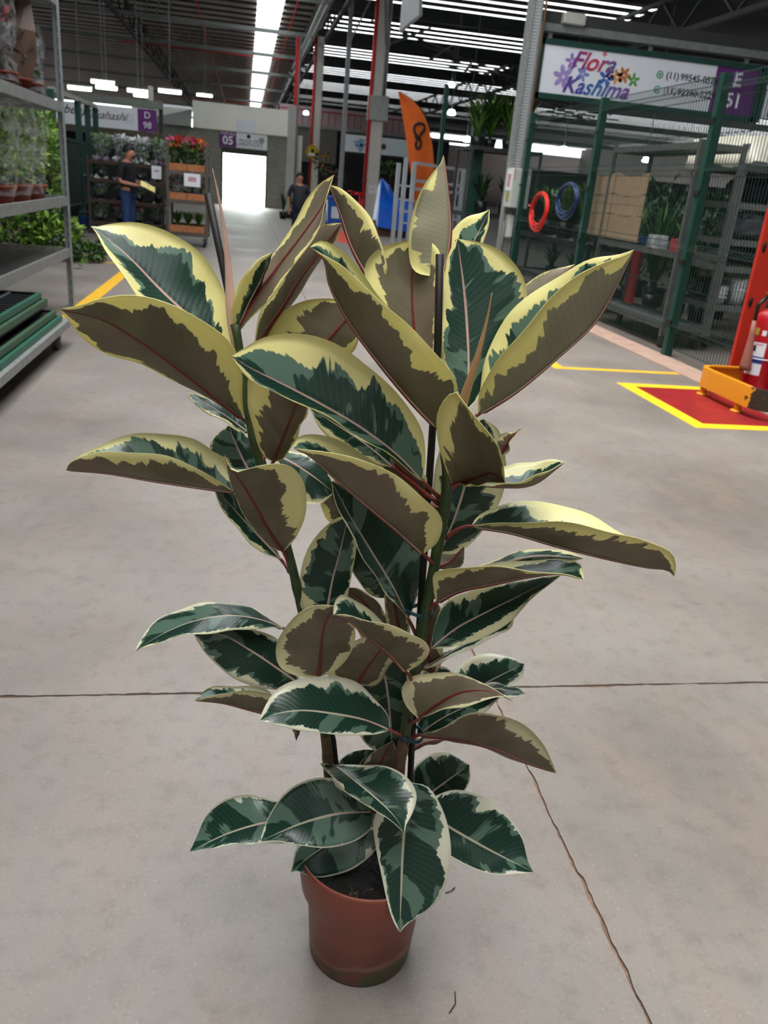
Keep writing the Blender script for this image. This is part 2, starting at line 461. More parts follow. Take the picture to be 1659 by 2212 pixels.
        L.new(M('ADD', M('MULTIPLY', vein.outputs['Fac'], 0.5), noise(24.0, 2.0, 5.0)), bp.inputs['Height']); L.new(bp.outputs[0], b.inputs['Normal'])
        tl = N.new('ShaderNodeBsdfTranslucent')
        tcol = mixc(col, (0.42, 0.46, 0.03, 1), 0.16)
        L.new(tcol, tl.inputs['Color'])
        mx = N.new('ShaderNodeMixShader'); mx.inputs[0].default_value = 0.28
        L.new(b.outputs[0], mx.inputs[1]); L.new(tl.outputs[0], mx.inputs[2]); L.new(mx.outputs[0], out.inputs[0])
        res.append(m)
    return res
LTOP, LUND = leaf_mats()
RIBT = mat('midrib_pale', (196, 165, 150), 0.4, 0, 0.1, 20)
RIBU = mat('midrib_red', (112, 36, 32), 0.45, 0, 0.15, 20)
PETI = mat('petiole_red', (122, 52, 44), 0.4, 0, 0.2, 40)

def catmull(P, n):
    """smooth curve through points, resampled evenly"""
    P = [np.array(p, float) for p in P]
    if len(P) == 2:
        return np.array([P[0] + (P[1] - P[0]) * i / (n - 1) for i in range(n)])
    Q = [2 * P[0] - P[1]] + P + [2 * P[-1] - P[-2]]
    out = []
    for i in range(1, len(Q) - 2):
        p0, p1, p2, p3 = Q[i - 1:i + 3]
        t0 = 0.0
        t1 = t0 + max(1e-4, np.linalg.norm(p1 - p0)) ** 0.5; t2 = t1 + max(1e-4, np.linalg.norm(p2 - p1)) ** 0.5; t3 = t2 + max(1e-4, np.linalg.norm(p3 - p2)) ** 0.5
        for k in range(14):
            t = t1 + (t2 - t1) * k / 14
            a1 = (t1 - t) / (t1 - t0) * p0 + (t - t0) / (t1 - t0) * p1
            a2 = (t2 - t) / (t2 - t1) * p1 + (t - t1) / (t2 - t1) * p2
            a3 = (t3 - t) / (t3 - t2) * p2 + (t - t2) / (t3 - t2) * p3
            b1 = (t2 - t) / (t2 - t0) * a1 + (t - t0) / (t2 - t0) * a2
            b2 = (t3 - t) / (t3 - t1) * a2 + (t - t1) / (t3 - t1) * a3
            out.append((t2 - t) / (t2 - t1) * b1 + (t - t1) / (t2 - t1) * b2)
    out.append(P[-1]); out = np.array(out)
    d = np.concatenate([[0], np.cumsum(np.linalg.norm(np.diff(out, axis=0), axis=1))])
    s = np.linspace(0, d[-1], n)
    return np.stack([np.interp(s, d, out[:, k]) for k in range(3)], 1)

NS, NT = 30, 12
nleaf = [0]
def leaf(M, A, B, d=(0, 0), da=0.03, db=0.03, side='T', stem=None, ds=0.0, tone=0.5, margin=0.28, pale=0.0, vee=0.5, dm=0.0, seed=None):
    """M midrib base->tip, A and B the two edges (pixels between base and tip); d depth of base and tip
    behind the stem plane, da/db extra depth of each edge at its middle, dm of the midrib's middle.
    side: which face of the A half looks at the camera"""
    nleaf[0] += 1
    rl = random.Random(nleaf[0] * 17 + 3)
    def lift(pts, extra):
        px = np.array(pts, float)
        l = np.concatenate([[0], np.cumsum(np.linalg.norm(np.diff(px, axis=0), axis=1))]); l /= l[-1]
        return [PF(p[0], p[1], F0 + d[0] + (d[1] - d[0]) * s + extra * math.sin(math.pi * s) ** 0.7) for p, s in zip(px, l)]
    mc = catmull(lift(M, dm), NS)
    ac = catmull(lift([M[0]] + list(A) + [M[-1]], da), NS)
    bc = catmull(lift([M[0]] + list(B) + [M[-1]], db), NS)
    top = np.zeros((NS, NT + 1, 3))
    ph = rl.uniform(0, 6.28); fr = rl.uniform(2.2, 3.6)
    for j in range(NT + 1):
        t = 2 * j / NT - 1
        e = ac if t < 0 else bc; a = abs(t)
        lin = mc + (e - mc) * a
        qua = mc + t * (bc - ac) / 2 + t * t * ((ac + bc) / 2 - mc)
        top[:, j] = vee * lin + (1 - vee) * qua
    gs = np.gradient(top, axis=0); gt = np.gradient(top, axis=1)
    nr = np.cross(gs, gt); nr /= np.linalg.norm(nr, axis=2, keepdims=True) + 1e-9
    k = NT // 4
    view = CAMP - top[NS // 2, k]
    sgn = 1.0 if nr[NS // 2, k] @ view > 0 else -1.0
    if side == 'U': sgn = -sgn
    nr *= sgn
    # gentle waviness, strongest toward the edges
    sv = np.linspace(0, 1, NS)[:, None]; tv = np.abs(np.linspace(-1, 1, NT + 1))[None, :]
    wav = 0.0022 * np.sin(fr * 6.28 * sv + ph + 1.3 * np.sign(np.linspace(-1, 1, NT + 1))[None, :]) * tv ** 1.5 * np.sin(np.pi * sv)
    top = top + nr * wav[..., None]
    hp = top + nr * 0.00045; lo = top - nr * 0.00045
    V = np.concatenate([hp.reshape(-1, 3), lo.reshape(-1, 3)]); nv = NS * (NT + 1)
    F = []; mi = []
    ix = lambda i, j: i * (NT + 1) + j
    for i in range(NS - 1):
        for j in range(NT):
            q = (ix(i, j), ix(i + 1, j), ix(i + 1, j + 1), ix(i, j + 1))
            if sgn < 0: q = q[::-1]
            F.append(q); mi.append(0)
            F.append(tuple(x + nv for x in q[::-1])); mi.append(1)
        for j in (0, NT):
            q = (ix(i, j), ix(i + 1, j), ix(i + 1, j) + nv, ix(i, j) + nv)
            F.append(q); mi.append(0)
    me = bpy.data.meshes.new('leaf'); me.from_pydata([tuple(p) for p in V], [], F)
    me.materials.append(LTOP); me.materials.append(LUND)
    me.polygons.foreach_set('material_index', mi); me.polygons.foreach_set('use_smooth', [True] * len(F))
    uvl = me.uv_layers.new(name='UVMap')
    vid = np.zeros(len(me.loops), dtype=np.int32); me.loops.foreach_get('vertex_index', vid)
    vid = vid % nv
    uvs = np.stack([(vid // (NT + 1)) / (NS - 1), (vid % (NT + 1)) / NT], 1)
    uvl.data.foreach_set('uv', uvs.astype(np.float32).ravel())
    me.update()
    o = link('leaf', me); padd(o)
    o['seed'] = float(seed if seed is not None else nleaf[0] * 1.37); o['tone'] = float(tone); o['margin'] = float(margin); o['pale'] = float(pale)
    # midrib: pale above, red below
    mid = top[:, NT // 2]; nm = nr[:, NT // 2]
    rb = MB()
    rad = np.linspace(0.0032, 0.0008, NS)
    ring = []
    tang = np.gradient(mid, axis=0); tang /= np.linalg.norm(tang, axis=1, keepdims=True)
    sidev = np.cross(tang, nm); sidev /= np.linalg.norm(sidev, axis=1, keepdims=True) + 1e-9
    cen = mid - nm * rad[:, None] * 0.62
    for i in range(NS):
        for q in range(8):
            th = 2 * math.pi * q / 8
            ring.append(cen[i] + rad[i] * (math.cos(th) * sidev[i] + math.sin(th) * nm[i]))
    fs = []; fm = []
    for i in range(NS - 1):
        for q in range(8):
            fs.append((i * 8 + q, i * 8 + (q + 1) % 8, i * 8 + 8 + (q + 1) % 8, i * 8 + 8 + q)); fm.append(0 if q in (0, 1, 2, 3) else 1)
    rb.add(ring, fs, 0, True); rb.m = fm
    r = rb.build('midrib', [RIBT, RIBU]); r.parent = o
    if stem is not None:
        a = mid[0]; t = tang[0]
        s3 = PF(stem[0], stem[1], F0 + ds)
        c1 = a - t * np.linalg.norm(s3 - a) * 0.4
        pts = []
        for i in range(9):
            w = i / 8
            pts.append((1 - w) ** 2 * (a + t * 0.004) + 2 * w * (1 - w) * c1 + w * w * s3)
        pb = MB().tube(pts, [0.0028 + 0.0012 * i / 8 for i in range(9)], 8)
        p = pb.build('petiole', PETI); p.parent = o
    return o

# ---- stems (pixel paths), stakes, ties
RS = [(958, 880), (962, 960), (966, 1050), (942, 1200), (915, 1350), (893, 1470), (876, 1580), (862, 1660), (846, 1860)]
LS = [(508, 700), (518, 760), (530, 850), (548, 950), (580, 1060), (622, 1190), (655, 1330), (688, 1490), (704, 1600), (712, 1690), (738, 1860)]
STEMG = mat('green_stem', (58, 72, 40), 0.5, 0, 0.25, 50)
STEMB = mat('brown_stem', (92, 70, 50), 0.7, 0, 0.35, 60, 0.4)
def stem(P, r0, r1, dl, fgreen):
    c = catmull([PF(x, y, F0 + dl * (1 - i / (len(P) - 1))) for i, (x, y) in enumerate(P)], 60)
    rr = [r0 + (r1 - r0) * i / 59 + (0.0011 if i % 5 == 0 else 0) for i in range(60)]
    k = int(60 * fgreen)
    padd(MB().tube(c[:k + 1], rr[:k + 1], 12).build('stem', STEMG))
    padd(MB().tube(c[k:], rr[k:], 12).build('woody_stem', STEMB))
stem(RS, 0.0085, 0.0125, -0.015, 0.68)
stem(LS, 0.0065, 0.0105, -0.01, 0.70)
STK = mat('black_stake', (28, 25, 25), 0.55, 0, 0.3, 30)
def stake(P, r, m, dd=0.02):
    padd(MB().tube([PF(x, y, F0 + dd) for x, y in P], r, 10).build('stake', m))
stake([(950, 549), (946, 740), (931, 980), (908, 1320), (890, 1600), (878, 1860)], 0.0062, STK)
stake([(449, 417), (497, 650), (533, 870), (600, 1120), (655, 1310), (720, 1600), (748, 1860)], 0.0058, STK)
TIE = mat('blue_green_tie', (28, 70, 84), 0.4, 0, 0.1, 30)
for (x, y, r) in ((885, 1588, 0.022), (905, 1322, 0.021)):
    c = PF(x, y, F0 + 0.005); pts = []
    for q in range(20):
        th = q / 20 * 2 * math.pi
        pts.append(c + np.array([math.cos(th) * r * 1.15, math.sin(th) * r, 0.004 * math.sin(th * 2)]))
    padd(MB().tube(pts, 0.0017, 6, closed=True).build('tie_wire', TIE))
    padd(MB().tube([p + np.array([0, 0, 0.004]) for p in pts], 0.0017, 6, closed=True).build('tie_wire', TIE))
# ---- rolled leaf sheaths
SHE = mat('pink_sheath', (226, 188, 178), 0.4, 0, 0.25, 25, stretch=(1, 1, 0.2))
padd(MB().tube(catmull([PF(*p) for p in ((510, 745, F0), (500, 690, F0 - .003), (492, 560, F0 - .012), (475, 440, F0 - .03), (459, 364, F0 - .045))], 24), [0.0075 - 0.0072 * (max(0, i - 6) / 17) ** 1.0 for i in range(24)], 10).build('leaf_sheath', SHE))
SHG = mat('olive_sheath', (196, 150, 110), 0.4, 0, 0.25, 25, stretch=(1, 1, 0.2))
padd(MB().tube(catmull([PF(*p) for p in ((985, 925, F0 - .02), (1003, 860, F0 - .04), (1030, 775, F0 - .06), (1052, 690, F0 - .07), (1063, 632, F0 - .075))], 24), [0.0078 - 0.0074 * (max(0, i - 5) / 18) for i in range(24)], 10).build('leaf_sheath', SHG))

# ---- leaves: upper crown
T1 = 1.0
leaf([(497, 775), (430, 705), (345, 625), (270, 548), (196, 489)], [(500, 720), (488, 640), (440, 555), (370, 503), (300, 482), (240, 483), (212, 489)], [(455, 770), (390, 715), (310, 650), (262, 592), (226, 535), (206, 500)], (0.0, 0.02), 0.05, -0.06, 'T', (508, 790), 0, T1, 0.36, seed=1.2)
leaf([(528, 908), (470, 862), (400, 808), (300, 735), (215, 688), (128, 668)], [(524, 860), (522, 800), (500, 745), (450, 700), (380, 660), (300, 640), (220, 645), (170, 660)], [(500, 893), (410, 838), (310, 790), (240, 770), (190, 738), (150, 695)], (0.0, -0.10), -0.05, 0.06, 'U', (548, 945), 0, T1, 0.27, seed=2.9)
leaf([(512, 722), (545, 660), (600, 580), (660, 500), (700, 440), (722, 377)], [(540, 690), (600, 625), (655, 545), (690, 490), (705, 430), (715, 395)], [(518, 660), (545, 600), (590, 545), (640, 480), (662, 430), (690, 397)], (0.0, 0.04), -0.02, 0.04, 'U', (510, 750), 0, T1, 0.33, vee=0.7, seed=3.3)
leaf([(508, 722), (535, 660), (560, 610), (588, 545)], [(502, 690), (505, 640), (530, 590), (560, 560)], [(530, 690), (555, 640), (575, 590)], (0.0, 0.0), -0.02, 0.02, 'T', (512, 750), 0, T1, 0.5, seed=4.2)
leaf([(548, 760), (575, 715), (612, 660), (650, 600), (690, 545), (738, 482)], [(552, 720), (565, 670), (600, 600), (650, 525), (690, 490), (718, 482)], [(590, 720), (640, 640), (690, 570), (728, 510)], (0.05, 0.08), 0.02, 0.05, 'U', (520, 790), 0, T1, 0.2, seed=5.1)
leaf([(812, 620), (785, 582), (758, 530), (735, 460), (712, 400)], [(835, 590), (828, 540), (800, 470), (760, 425), (732, 405)], [(790, 590), (765, 545), (740, 480), (722, 430)], (0.10, 0.16), -0.02, 0.05, 'U', None, 0, T1, 0.25, pale=0.0, seed=6.4)
leaf([(655, 800), (690, 755), (725, 715), (770, 665)], [(585, 790), (560, 745), (600, 682), (650, 652), (710, 645), (748, 652)], [(700, 800), (760, 765), (775, 715)], (0.05, 0.09), 0.0, 0.02, 'U', (560, 870), 0, T1, 0.42, seed=7.7)
leaf([(918, 860), (905, 780), (893, 690), (890, 600), (896, 517)], [(875, 850), (830, 740), (800, 640), (787, 580), (815, 540), (860, 524)], [(950, 800), (962, 680), (960, 590), (948, 540), (925, 520)], (0.04, 0.13), -0.02, -0.03, 'U', (950, 930), 0, T1, 0.40, seed=8.3)
leaf([(945, 925), (890, 868), (820, 785), (757, 700), (712, 615), (700, 560), (670, 534)], [(975, 880), (988, 835), (960, 785), (910, 730), (850, 675), (790, 620), (735, 572), (700, 552)], [(955, 870), (930, 800), (880, 720), (820, 640), (770, 575), (730, 535), (700, 520), (684, 522)], (-0.03, -0.16), -0.03, 0.07, 'U', (955, 960), 0, T1, 0.30, vee=0.65, seed=9.2)
leaf([(913, 1040), (860, 985), (780, 925), (690, 872), (600, 825), (540, 795), (500, 770)], [(918, 1000), (912, 930), (870, 865), (800, 795), (730, 745), (650, 721), (575, 727), (530, 750)], [(900, 1030), (845, 985), (760, 935), (680, 885), (600, 850), (545, 825), (516, 795)], (-0.03, -0.20), 0.05, -0.02, 'T', (950, 1075), 0, T1, 0.40, seed=10.6)
leaf([(1004, 890), (1012, 800), (1008, 700), (1000, 610), (988, 516)], [(975, 850), (955, 760), (955, 680), (960, 600), (970, 545)], [(1040, 850), (1085, 760), (1130, 680), (1138, 630), (1120, 580), (1080, 540), (1025, 521)], (0.0, 0.09), 0.0, 0.01, 'T', (962, 950), 0, T1, 0.33, seed=11.5)
leaf([(1033, 895), (1110, 848), (1200, 775), (1290, 690), (1335, 610), (1370, 539)], [(1035, 850), (1060, 800), (1120, 725), (1190, 645), (1250, 592), (1310, 565), (1350, 552)], [(1038, 840), (1050, 770), (1090, 690), (1140, 640), (1205, 598), (1275, 560), (1335, 550)], (-0.04, -0.06), -0.05, 0.06, 'U', (968, 990), 0, T1, 0.24, pale=0.45, vee=0.65, seed=12.8)
leaf([(1110, 720), (1150, 650), (1200, 605), (1242, 571)], [(1100, 660), (1145, 605), (1190, 585), (1222, 576)], [(1150, 720), (1200, 650), (1235, 595)], (0.10, 0.12), 0.02, 0.02, 'U', None, 0, T1, 0.3, pale=0.2, seed=13.1)
leaf([(955, 600), (970, 530), (972, 470), (966, 400), (958, 334)], [(895, 585), (882, 530), (888, 480), (905, 420), (935, 372), (952, 352)], [(930, 590), (915, 530), (920, 470), (940, 410)], (0.10, 0.17), -0.03, 0.05, 'U', None, 0, T1, 0.26, pale=0.75, seed=14.9)
leaf([(975, 600), (1000, 560), (1030, 510), (1058, 453)], [(962, 560), (975, 500), (1005, 472), (1040, 460)], [(1010, 580), (1045, 525), (1055, 480)], (0.13, 0.17), 0.03, -0.02, 'T', None, 0, T1, 0.4, seed=15.3)
# middle right
leaf([(978, 1044), (1030, 1030), (1065, 1022), (1091, 1043)], [(958, 1000), (945, 945), (946, 890), (983, 846), (1005, 868), (1045, 922), (1078, 970), (1088, 1005)], [(1020, 1048), (1060, 1045)], (-0.02, -0.14), -0.08, -0.05, 'U', (958, 1072), 0, 0.85, 0.33, vee=0.3, seed=16.6)
leaf([(1005, 1040), (1080, 1050), (1150, 1046), (1220, 998)], [(1060, 1012), (1110, 1004), (1160, 996), (1200, 993)], [(1060, 1048), (1120, 1040), (1180, 1018)], (0.0, -0.02), 0.06, -0.03, 'T', (962, 1080), 0, 0.7, 0.3, vee=0.7, seed=17.4)
leaf([(950, 1195), (985, 1110), (1015, 1010), (1045, 905)], [(985, 1195), (1040, 1150), (1082, 1080), (1092, 1000), (1078, 930)], [(938, 1140), (935, 1050), (955, 960), (1000, 910)], (0.05, 0.10), 0.03, 0.0, 'T', (950, 1225), 0, 0.4, 0.33, seed=18.1)
leaf([(1075, 990), (1092, 965), (1105, 945), (1126, 926)], [(1070, 950), (1085, 937), (1108, 934)], [(1090, 985), (1100, 970), (1103, 952)], (0.10, 0.10), 0.01, -0.01, 'U', None, 0, 0.6, 0.4, seed=19.7)
leaf([(1018, 1136), (1100, 1149), (1200, 1178), (1300, 1204), (1400, 1226), (1445, 1232), (1457, 1246)], [(1060, 1131), (1150, 1128), (1250, 1131), (1330, 1153), (1400, 1170), (1450, 1193), (1460, 1220)], [(1035, 1112), (1100, 1087), (1180, 1085), (1260, 1106), (1330, 1145), (1400, 1180), (1445, 1210)], (0.0, -0.09), -0.035, 0.08, 'U', (962, 1165), 0, 0.8, 0.30, vee=0.6, seed=20.2)
leaf([(942, 1302), (990, 1277), (1060, 1262), (1140, 1247), (1210, 1240), (1262, 1252)], [(936, 1270), (938, 1240), (975, 1227), (1050, 1224), (1140, 1232), (1220, 1240)], [(985, 1245), (1050, 1222), (1130, 1211), (1210, 1209), (1255, 1220)], (-0.02, -0.09), -0.04, 0.06, 'U', (915, 1345), 0, 0.7, 0.33, vee=0.6, seed=21.9)
leaf([(985, 1250), (1060, 1225), (1150, 1202), (1262, 1206)], [(1040, 1220), (1100, 1198), (1170, 1185), (1215, 1188)], [(1060, 1245), (1150, 1230), (1220, 1218)], (0.05, 0.03), 0.05, 0.0, 'T', (940, 1290), 0, 0.6, 0.4, seed=22.3)
leaf([(930, 1402), (985, 1358), (1060, 1318), (1130, 1283), (1212, 1243)], [(940, 1350), (965, 1300), (1030, 1272), (1120, 1255), (1175, 1247)], [(970, 1398), (1035, 1382), (1095, 1348), (1140, 1303), (1185, 1264)], (-0.02, -0.05), 0.05, -0.03, 'T', (895, 1440), 0, 0.45, 0.22, seed=23.8)
leaf([(912, 1445), (980, 1405), (1050, 1370), (1110, 1336)], [(950, 1410), (1010, 1385), (1070, 1350), (1098, 1334)], [(935, 1440), (1000, 1408), (1065, 1378), (1105, 1355)], (0.03, 0.05), 0.04, -0.02, 'T', (900, 1470), 0, 0.1, 0.6, seed=24.4)
leaf([(985, 1498), (1030, 1485), (1080, 1460), (1133, 1434)], [(975, 1460), (1010, 1424), (1060, 1412), (1105, 1420)], [(1040, 1500), (1095, 1483), (1128, 1462)], (0.06, 0.04), 0.05, -0.03, 'T', (900, 1500), 0, 0.0, 0.27, seed=25.9)
leaf([(905, 1553), (945, 1522), (1000, 1496), (1060, 1495), (1112, 1517)], [(880, 1528), (868, 1490), (885, 1464), (930, 1454), (990, 1455), (1045, 1475), (1085, 1500)], [(935, 1540), (990, 1528), (1050, 1513), (1090, 1505)], (-0.05, -0.11), 0.04, -0.05, 'U', (885, 1558), 0, 0.25, 0.25, seed=26.2)
leaf([(1030, 1490), (1070, 1487), (1135, 1498)], [(1050, 1475), (1090, 1480), (1120, 1487)], [(1060, 1502), (1100, 1508)], (0.0, -0.03), 0.03, -0.02, 'T', None, 0, 0.2, 0.25, seed=27.5)
leaf([(900, 1590), (950, 1555), (1010, 1525), (1088, 1498)], [(905, 1550), (950, 1520), (1020, 1500)], [(935, 1592), (990, 1573), (1045, 1540), (1075, 1512)], (0.02, 0.0), 0.03, -0.03, 'T', (878, 1605), 0, 0.1, 0.33, seed=28.3)
leaf([(905, 1588), (990, 1597), (1070, 1618), (1140, 1648), (1202, 1670)], [(955, 1572), (1025, 1538), (1085, 1546), (1140, 1572), (1175, 1608), (1192, 1645)], [(960, 1598), (1040, 1612), (1110, 1640), (1165, 1660)], (0.0, -0.03), -0.03, 0.05, 'U', (875, 1600), 0, 0.05, 0.13, seed=29.6)
leaf([(880, 1632), (920, 1605), (982, 1598)], [(885, 1600), (920, 1590), (955, 1590)], [(895, 1620), (935, 1608), (960, 1600)], (0.03, 0.05), 0.02, 0.0, 'U', None, 0, 0.0, 0.15, seed=30.7)
leaf([(945, 1225), (970, 1215), (1003, 1182)], [(945, 1200), (965, 1190), (990, 1182)], [(970, 1235), (995, 1225), (1003, 1200)], (0.05, 0.07), 0.02, 0.0, 'U', None, 0, 0.2, 0.1, seed=31.1)
# middle left and centre
leaf([(508, 1062), (430, 1052), (330, 1038), (230, 1022), (142, 1016)], [(475, 1042), (420, 1008), (350, 984), (270, 976), (190, 982), (152, 998)], [(500, 1030), (470, 985), (420, 950), (350, 936), (280, 940), (220, 960), (165, 990)], (0.0, -0.08), -0.035, 0.08, 'U', (560, 1080), 0, 0.8, 0.25, vee=0.6, seed=32.4)
leaf([(612, 1192), (580, 1142), (548, 1085), (515, 1030), (484, 982)], [(640, 1160), (662, 1100), (656, 1045), (625, 1008), (575, 1002), (525, 1015), (505, 1020)], [(590, 1185), (550, 1145), (515, 1090), (497, 1040)], (-0.02, -0.13), -0.04, 0.0, 'U', (625, 1222), 0, 0.7, 0.22, seed=33.2)
leaf([(608, 1210), (560, 1160), (505, 1100), (458, 1045)], [(570, 1120), (520, 1070)], [(560, 1190), (510, 1140), (475, 1090)], (0.03, 0.02), 0.03, -0.02, 'T', (625, 1235), 0, 0.6, 0.45, seed=34.5)
leaf([(548, 1035), (528, 1000), (510, 960), (493, 919)], [(490, 1010), (455, 970), (462, 945)], [(560, 1000), (552, 965), (520, 930)], (0.05, 0.09), 0.02, 0.02, 'T', (560, 1060), 0, 0.7, 0.18, seed=35.9)
leaf([(538, 935), (490, 900), (450, 875), (402, 848)], [(525, 900), (490, 875), (440, 855)], [(510, 925), (465, 900), (425, 878)], (0.05, 0.06), 0.03, -0.02, 'T', (548, 960), 0, 0.9, 0.4, seed=36.3)
leaf([(590, 998), (612, 945), (632, 895), (650, 840)], [(570, 985), (548, 930), (535, 860), (540, 810), (590, 810)], [(612, 990), (645, 935), (668, 870), (668, 845)], (-0.03, -0.10), -0.01, 0.02, 'U', (575, 1030), 0, 0.9, 0.30, seed=37.6)
leaf([(850, 1010), (790, 960), (730, 920), (668, 880)], [(850, 970), (790, 920), (720, 880)], [(800, 1000), (740, 970), (695, 930)], (0.0, -0.05), 0.05, -0.02, 'T', (950, 1090), 0, 0.8, 0.38, seed=38.2)
leaf([(915, 1197), (860, 1148), (790, 1090), (720, 1030), (665, 982), (633, 968)], [(945, 1170), (955, 1125), (920, 1080), (860, 1032), (790, 995), (720, 980), (665, 972)], [(925, 1140), (880, 1070), (810, 1000), (740, 955), (680, 938), (642, 945)], (-0.04, -0.16), -0.04, 0.06, 'U', (938, 1222), 0, 0.8, 0.30, vee=0.6, seed=39.4)
leaf([(922, 1082), (890, 1035), (850, 1000), (805, 955)], [(925, 1040), (880, 985), (835, 955)], [(880, 1070), (835, 1025), (805, 985)], (0.02, 0.0), 0.0, 0.0, 'U', (950, 1100), 0, 0.5, 0.15, seed=40.8)
leaf([(590, 978), (640, 1005), (685, 1035), (722, 1065)], [(630, 975), (680, 985), (718, 1025)], [(605, 1030), (640, 1080), (690, 1088)], (0.02, 0.0), 0.03, -0.02, 'T', (560, 1010), 0, 0.5, 0.27, seed=41.3)
leaf([(750, 1150), (735, 1105), (715, 1060), (705, 1035)], [(705, 1120), (690, 1075), (692, 1045)], [(765, 1120), (755, 1075), (730, 1045)], (0.05, 0.07), 0.0, 0.0, 'U', None, 0, 1.0, 0.3, seed=42.4)
leaf([(883, 1338), (850, 1272), (800, 1190), (755, 1115), (716, 1040)], [(898, 1300), (918, 1230), (905, 1175), (860, 1100), (800, 1050), (750, 1035)], [(868, 1320), (825, 1270), (780, 1195), (745, 1130), (722, 1075)], (0.0, -0.02), 0.08, -0.05, 'T', (905, 1385), 0, 0.4, 0.15, vee=0.7, seed=43.7)
leaf([(705, 1325), (718, 1255), (735, 1190), (752, 1115)], [(655, 1320), (648, 1250), (665, 1185), (700, 1140), (730, 1118)], [(738, 1320), (760, 1240), (770, 1180), (768, 1135)], (-0.02, 0.02), 0.0, 0.0, 'T', (690, 1490), 0, 0.6, 0.30, seed=44.6)
leaf([(850, 1290), (825, 1245), (795, 1205), (765, 1180)], [(870, 1250), (850, 1200), (810, 1175)], [(810, 1290), (770, 1250), (755, 1210)], (0.06, 0.06), 0.0, 0.0, 'T', None, 0, 0.3, 0.12, seed=45.5)
leaf([(838, 1400), (815, 1340), (785, 1300), (742, 1268)], [(840, 1350), (815, 1300), (775, 1272)], [(800, 1400), (765, 1350), (740, 1300)], (0.04, 0.05), 0.0, 0.0, 'U', None, 0, 0.3, 0.25, seed=46.1)
leaf([(868, 1400), (860, 1350), (848, 1290), (840, 1250)], [(845, 1380), (832, 1320), (832, 1270)], [(885, 1370), (875, 1310), (860, 1265)], (0.03, 0.04), 0.0, 0.0, 'U', None, 0, 0.4, 0.4, seed=47.3)
leaf([(688, 1462), (693, 1410), (700, 1355), (722, 1308)], [(650, 1462), (605, 1440), (596, 1405), (612, 1360), (645, 1325), (685, 1308)], [(720, 1452), (755, 1415), (767, 1375), (755, 1330)], (-0.05, -0.10), -0.02, -0.01, 'U', (695, 1510), 0, 0.35, 0.26, seed=48.8)
leaf([(878, 1452), (840, 1412), (790, 1372), (745, 1335), (720, 1328)], [(905, 1435), (928, 1408), (915, 1385), (870, 1360), (800, 1342), (750, 1328)], [(890, 1410), (850, 1365), (800, 1320), (760, 1292), (735, 1285), (722, 1302)], (-0.05, -0.13), -0.03, 0.05, 'U', (885, 1480), 0, 0.35, 0.27, vee=0.6, seed=49.9)
leaf([(770, 1478), (795, 1440), (820, 1405), (850, 1375)], [(705, 1455), (730, 1410), (780, 1378), (815, 1368)], [(810, 1480), (850, 1430), (862, 1390)], (0.0, 0.03), 0.0, 0.03, 'U', None, 0, 0.2, 0.38, seed=50.6)
leaf([(818, 1410), (835, 1480), (844, 1560), (848, 1635)], [(775, 1440), (760, 1530), (785, 1600), (825, 1630)], [(868, 1430), (885, 1520), (880, 1600), (865, 1635)], (0.04, 0.06), 0.0, 0.0, 'T', None, 0, 0.0, 0.04, seed=51.2)
leaf([(648, 1478), (605, 1448), (540, 1404), (475, 1370), (420, 1372)], [(640, 1430), (590, 1375), (530, 1355), (470, 1352)], [(620, 1488), (555, 1485), (495, 1458), (450, 1418), (428, 1388)], (-0.02, -0.06), 0.04, -0.02, 'T', (690, 1500), 0, 0.15, 0.13, seed=52.7)
leaf([(615, 1358), (560, 1338), (490, 1330), (410, 1345), (340, 1376), (291, 1408)], [(590, 1342), (540, 1312), (470, 1301), (400, 1312), (345, 1336), (308, 1375)], [(590, 1356), (530, 1360), (470, 1366), (400, 1373), (330, 1393)], (0.0, -0.10), 0.06, -0.04, 'T', (670, 1400), 0, 0.3, 0.17, seed=53.4)
leaf([(605, 1548), (540, 1532), (480, 1518), (420, 1513)], [(592, 1500), (530, 1493), (480, 1497), (440, 1508)], [(580, 1492), (510, 1482), (455, 1485), (432, 1500)], (0.02, -0.03), -0.02, 0.05, 'U', (690, 1560), 0, 0.2, 0.2, vee=0.6, seed=54.1)
leaf([(842, 1577), (790, 1556), (720, 1542), (650, 1535), (595, 1543), (561, 1557)], [(838, 1545), (808, 1508), (770, 1474), (720, 1461), (650, 1466), (595, 1492), (570, 1530)], [(815, 1586), (745, 1588), (660, 1580), (600, 1567)], (-0.06, -0.15), 0.05, -0.03, 'T', (862, 1590), 0, 0.05, 0.26, seed=55.6)
leaf([(640, 1560), (643, 1575), (640, 1600)], [(632, 1565), (633, 1580)], [(652, 1565), (648, 1582)], (0.0, 0.0), 0.0, 0.0, 'U', None, 0, 0.1, 0.1, seed=56.6)
leaf([(935, 1460), (925, 1400), (930, 1340), (945, 1300)], [(905, 1440), (905, 1380), (920, 1320)], [(955, 1430), (955, 1370), (955, 1320)], (0.04, 0.05), 0.0, 0.0, 'U', None, 0, 0.3, 0.3, seed=57.2)
leaf([(905, 1480), (930, 1462), (975, 1452)], [(910, 1455), (935, 1440), (960, 1440)], [(925, 1490), (955, 1475)], (0.05, 0.05), 0.0, 0.0, 'T', None, 0, 0.1, 0.3, seed=58.2)
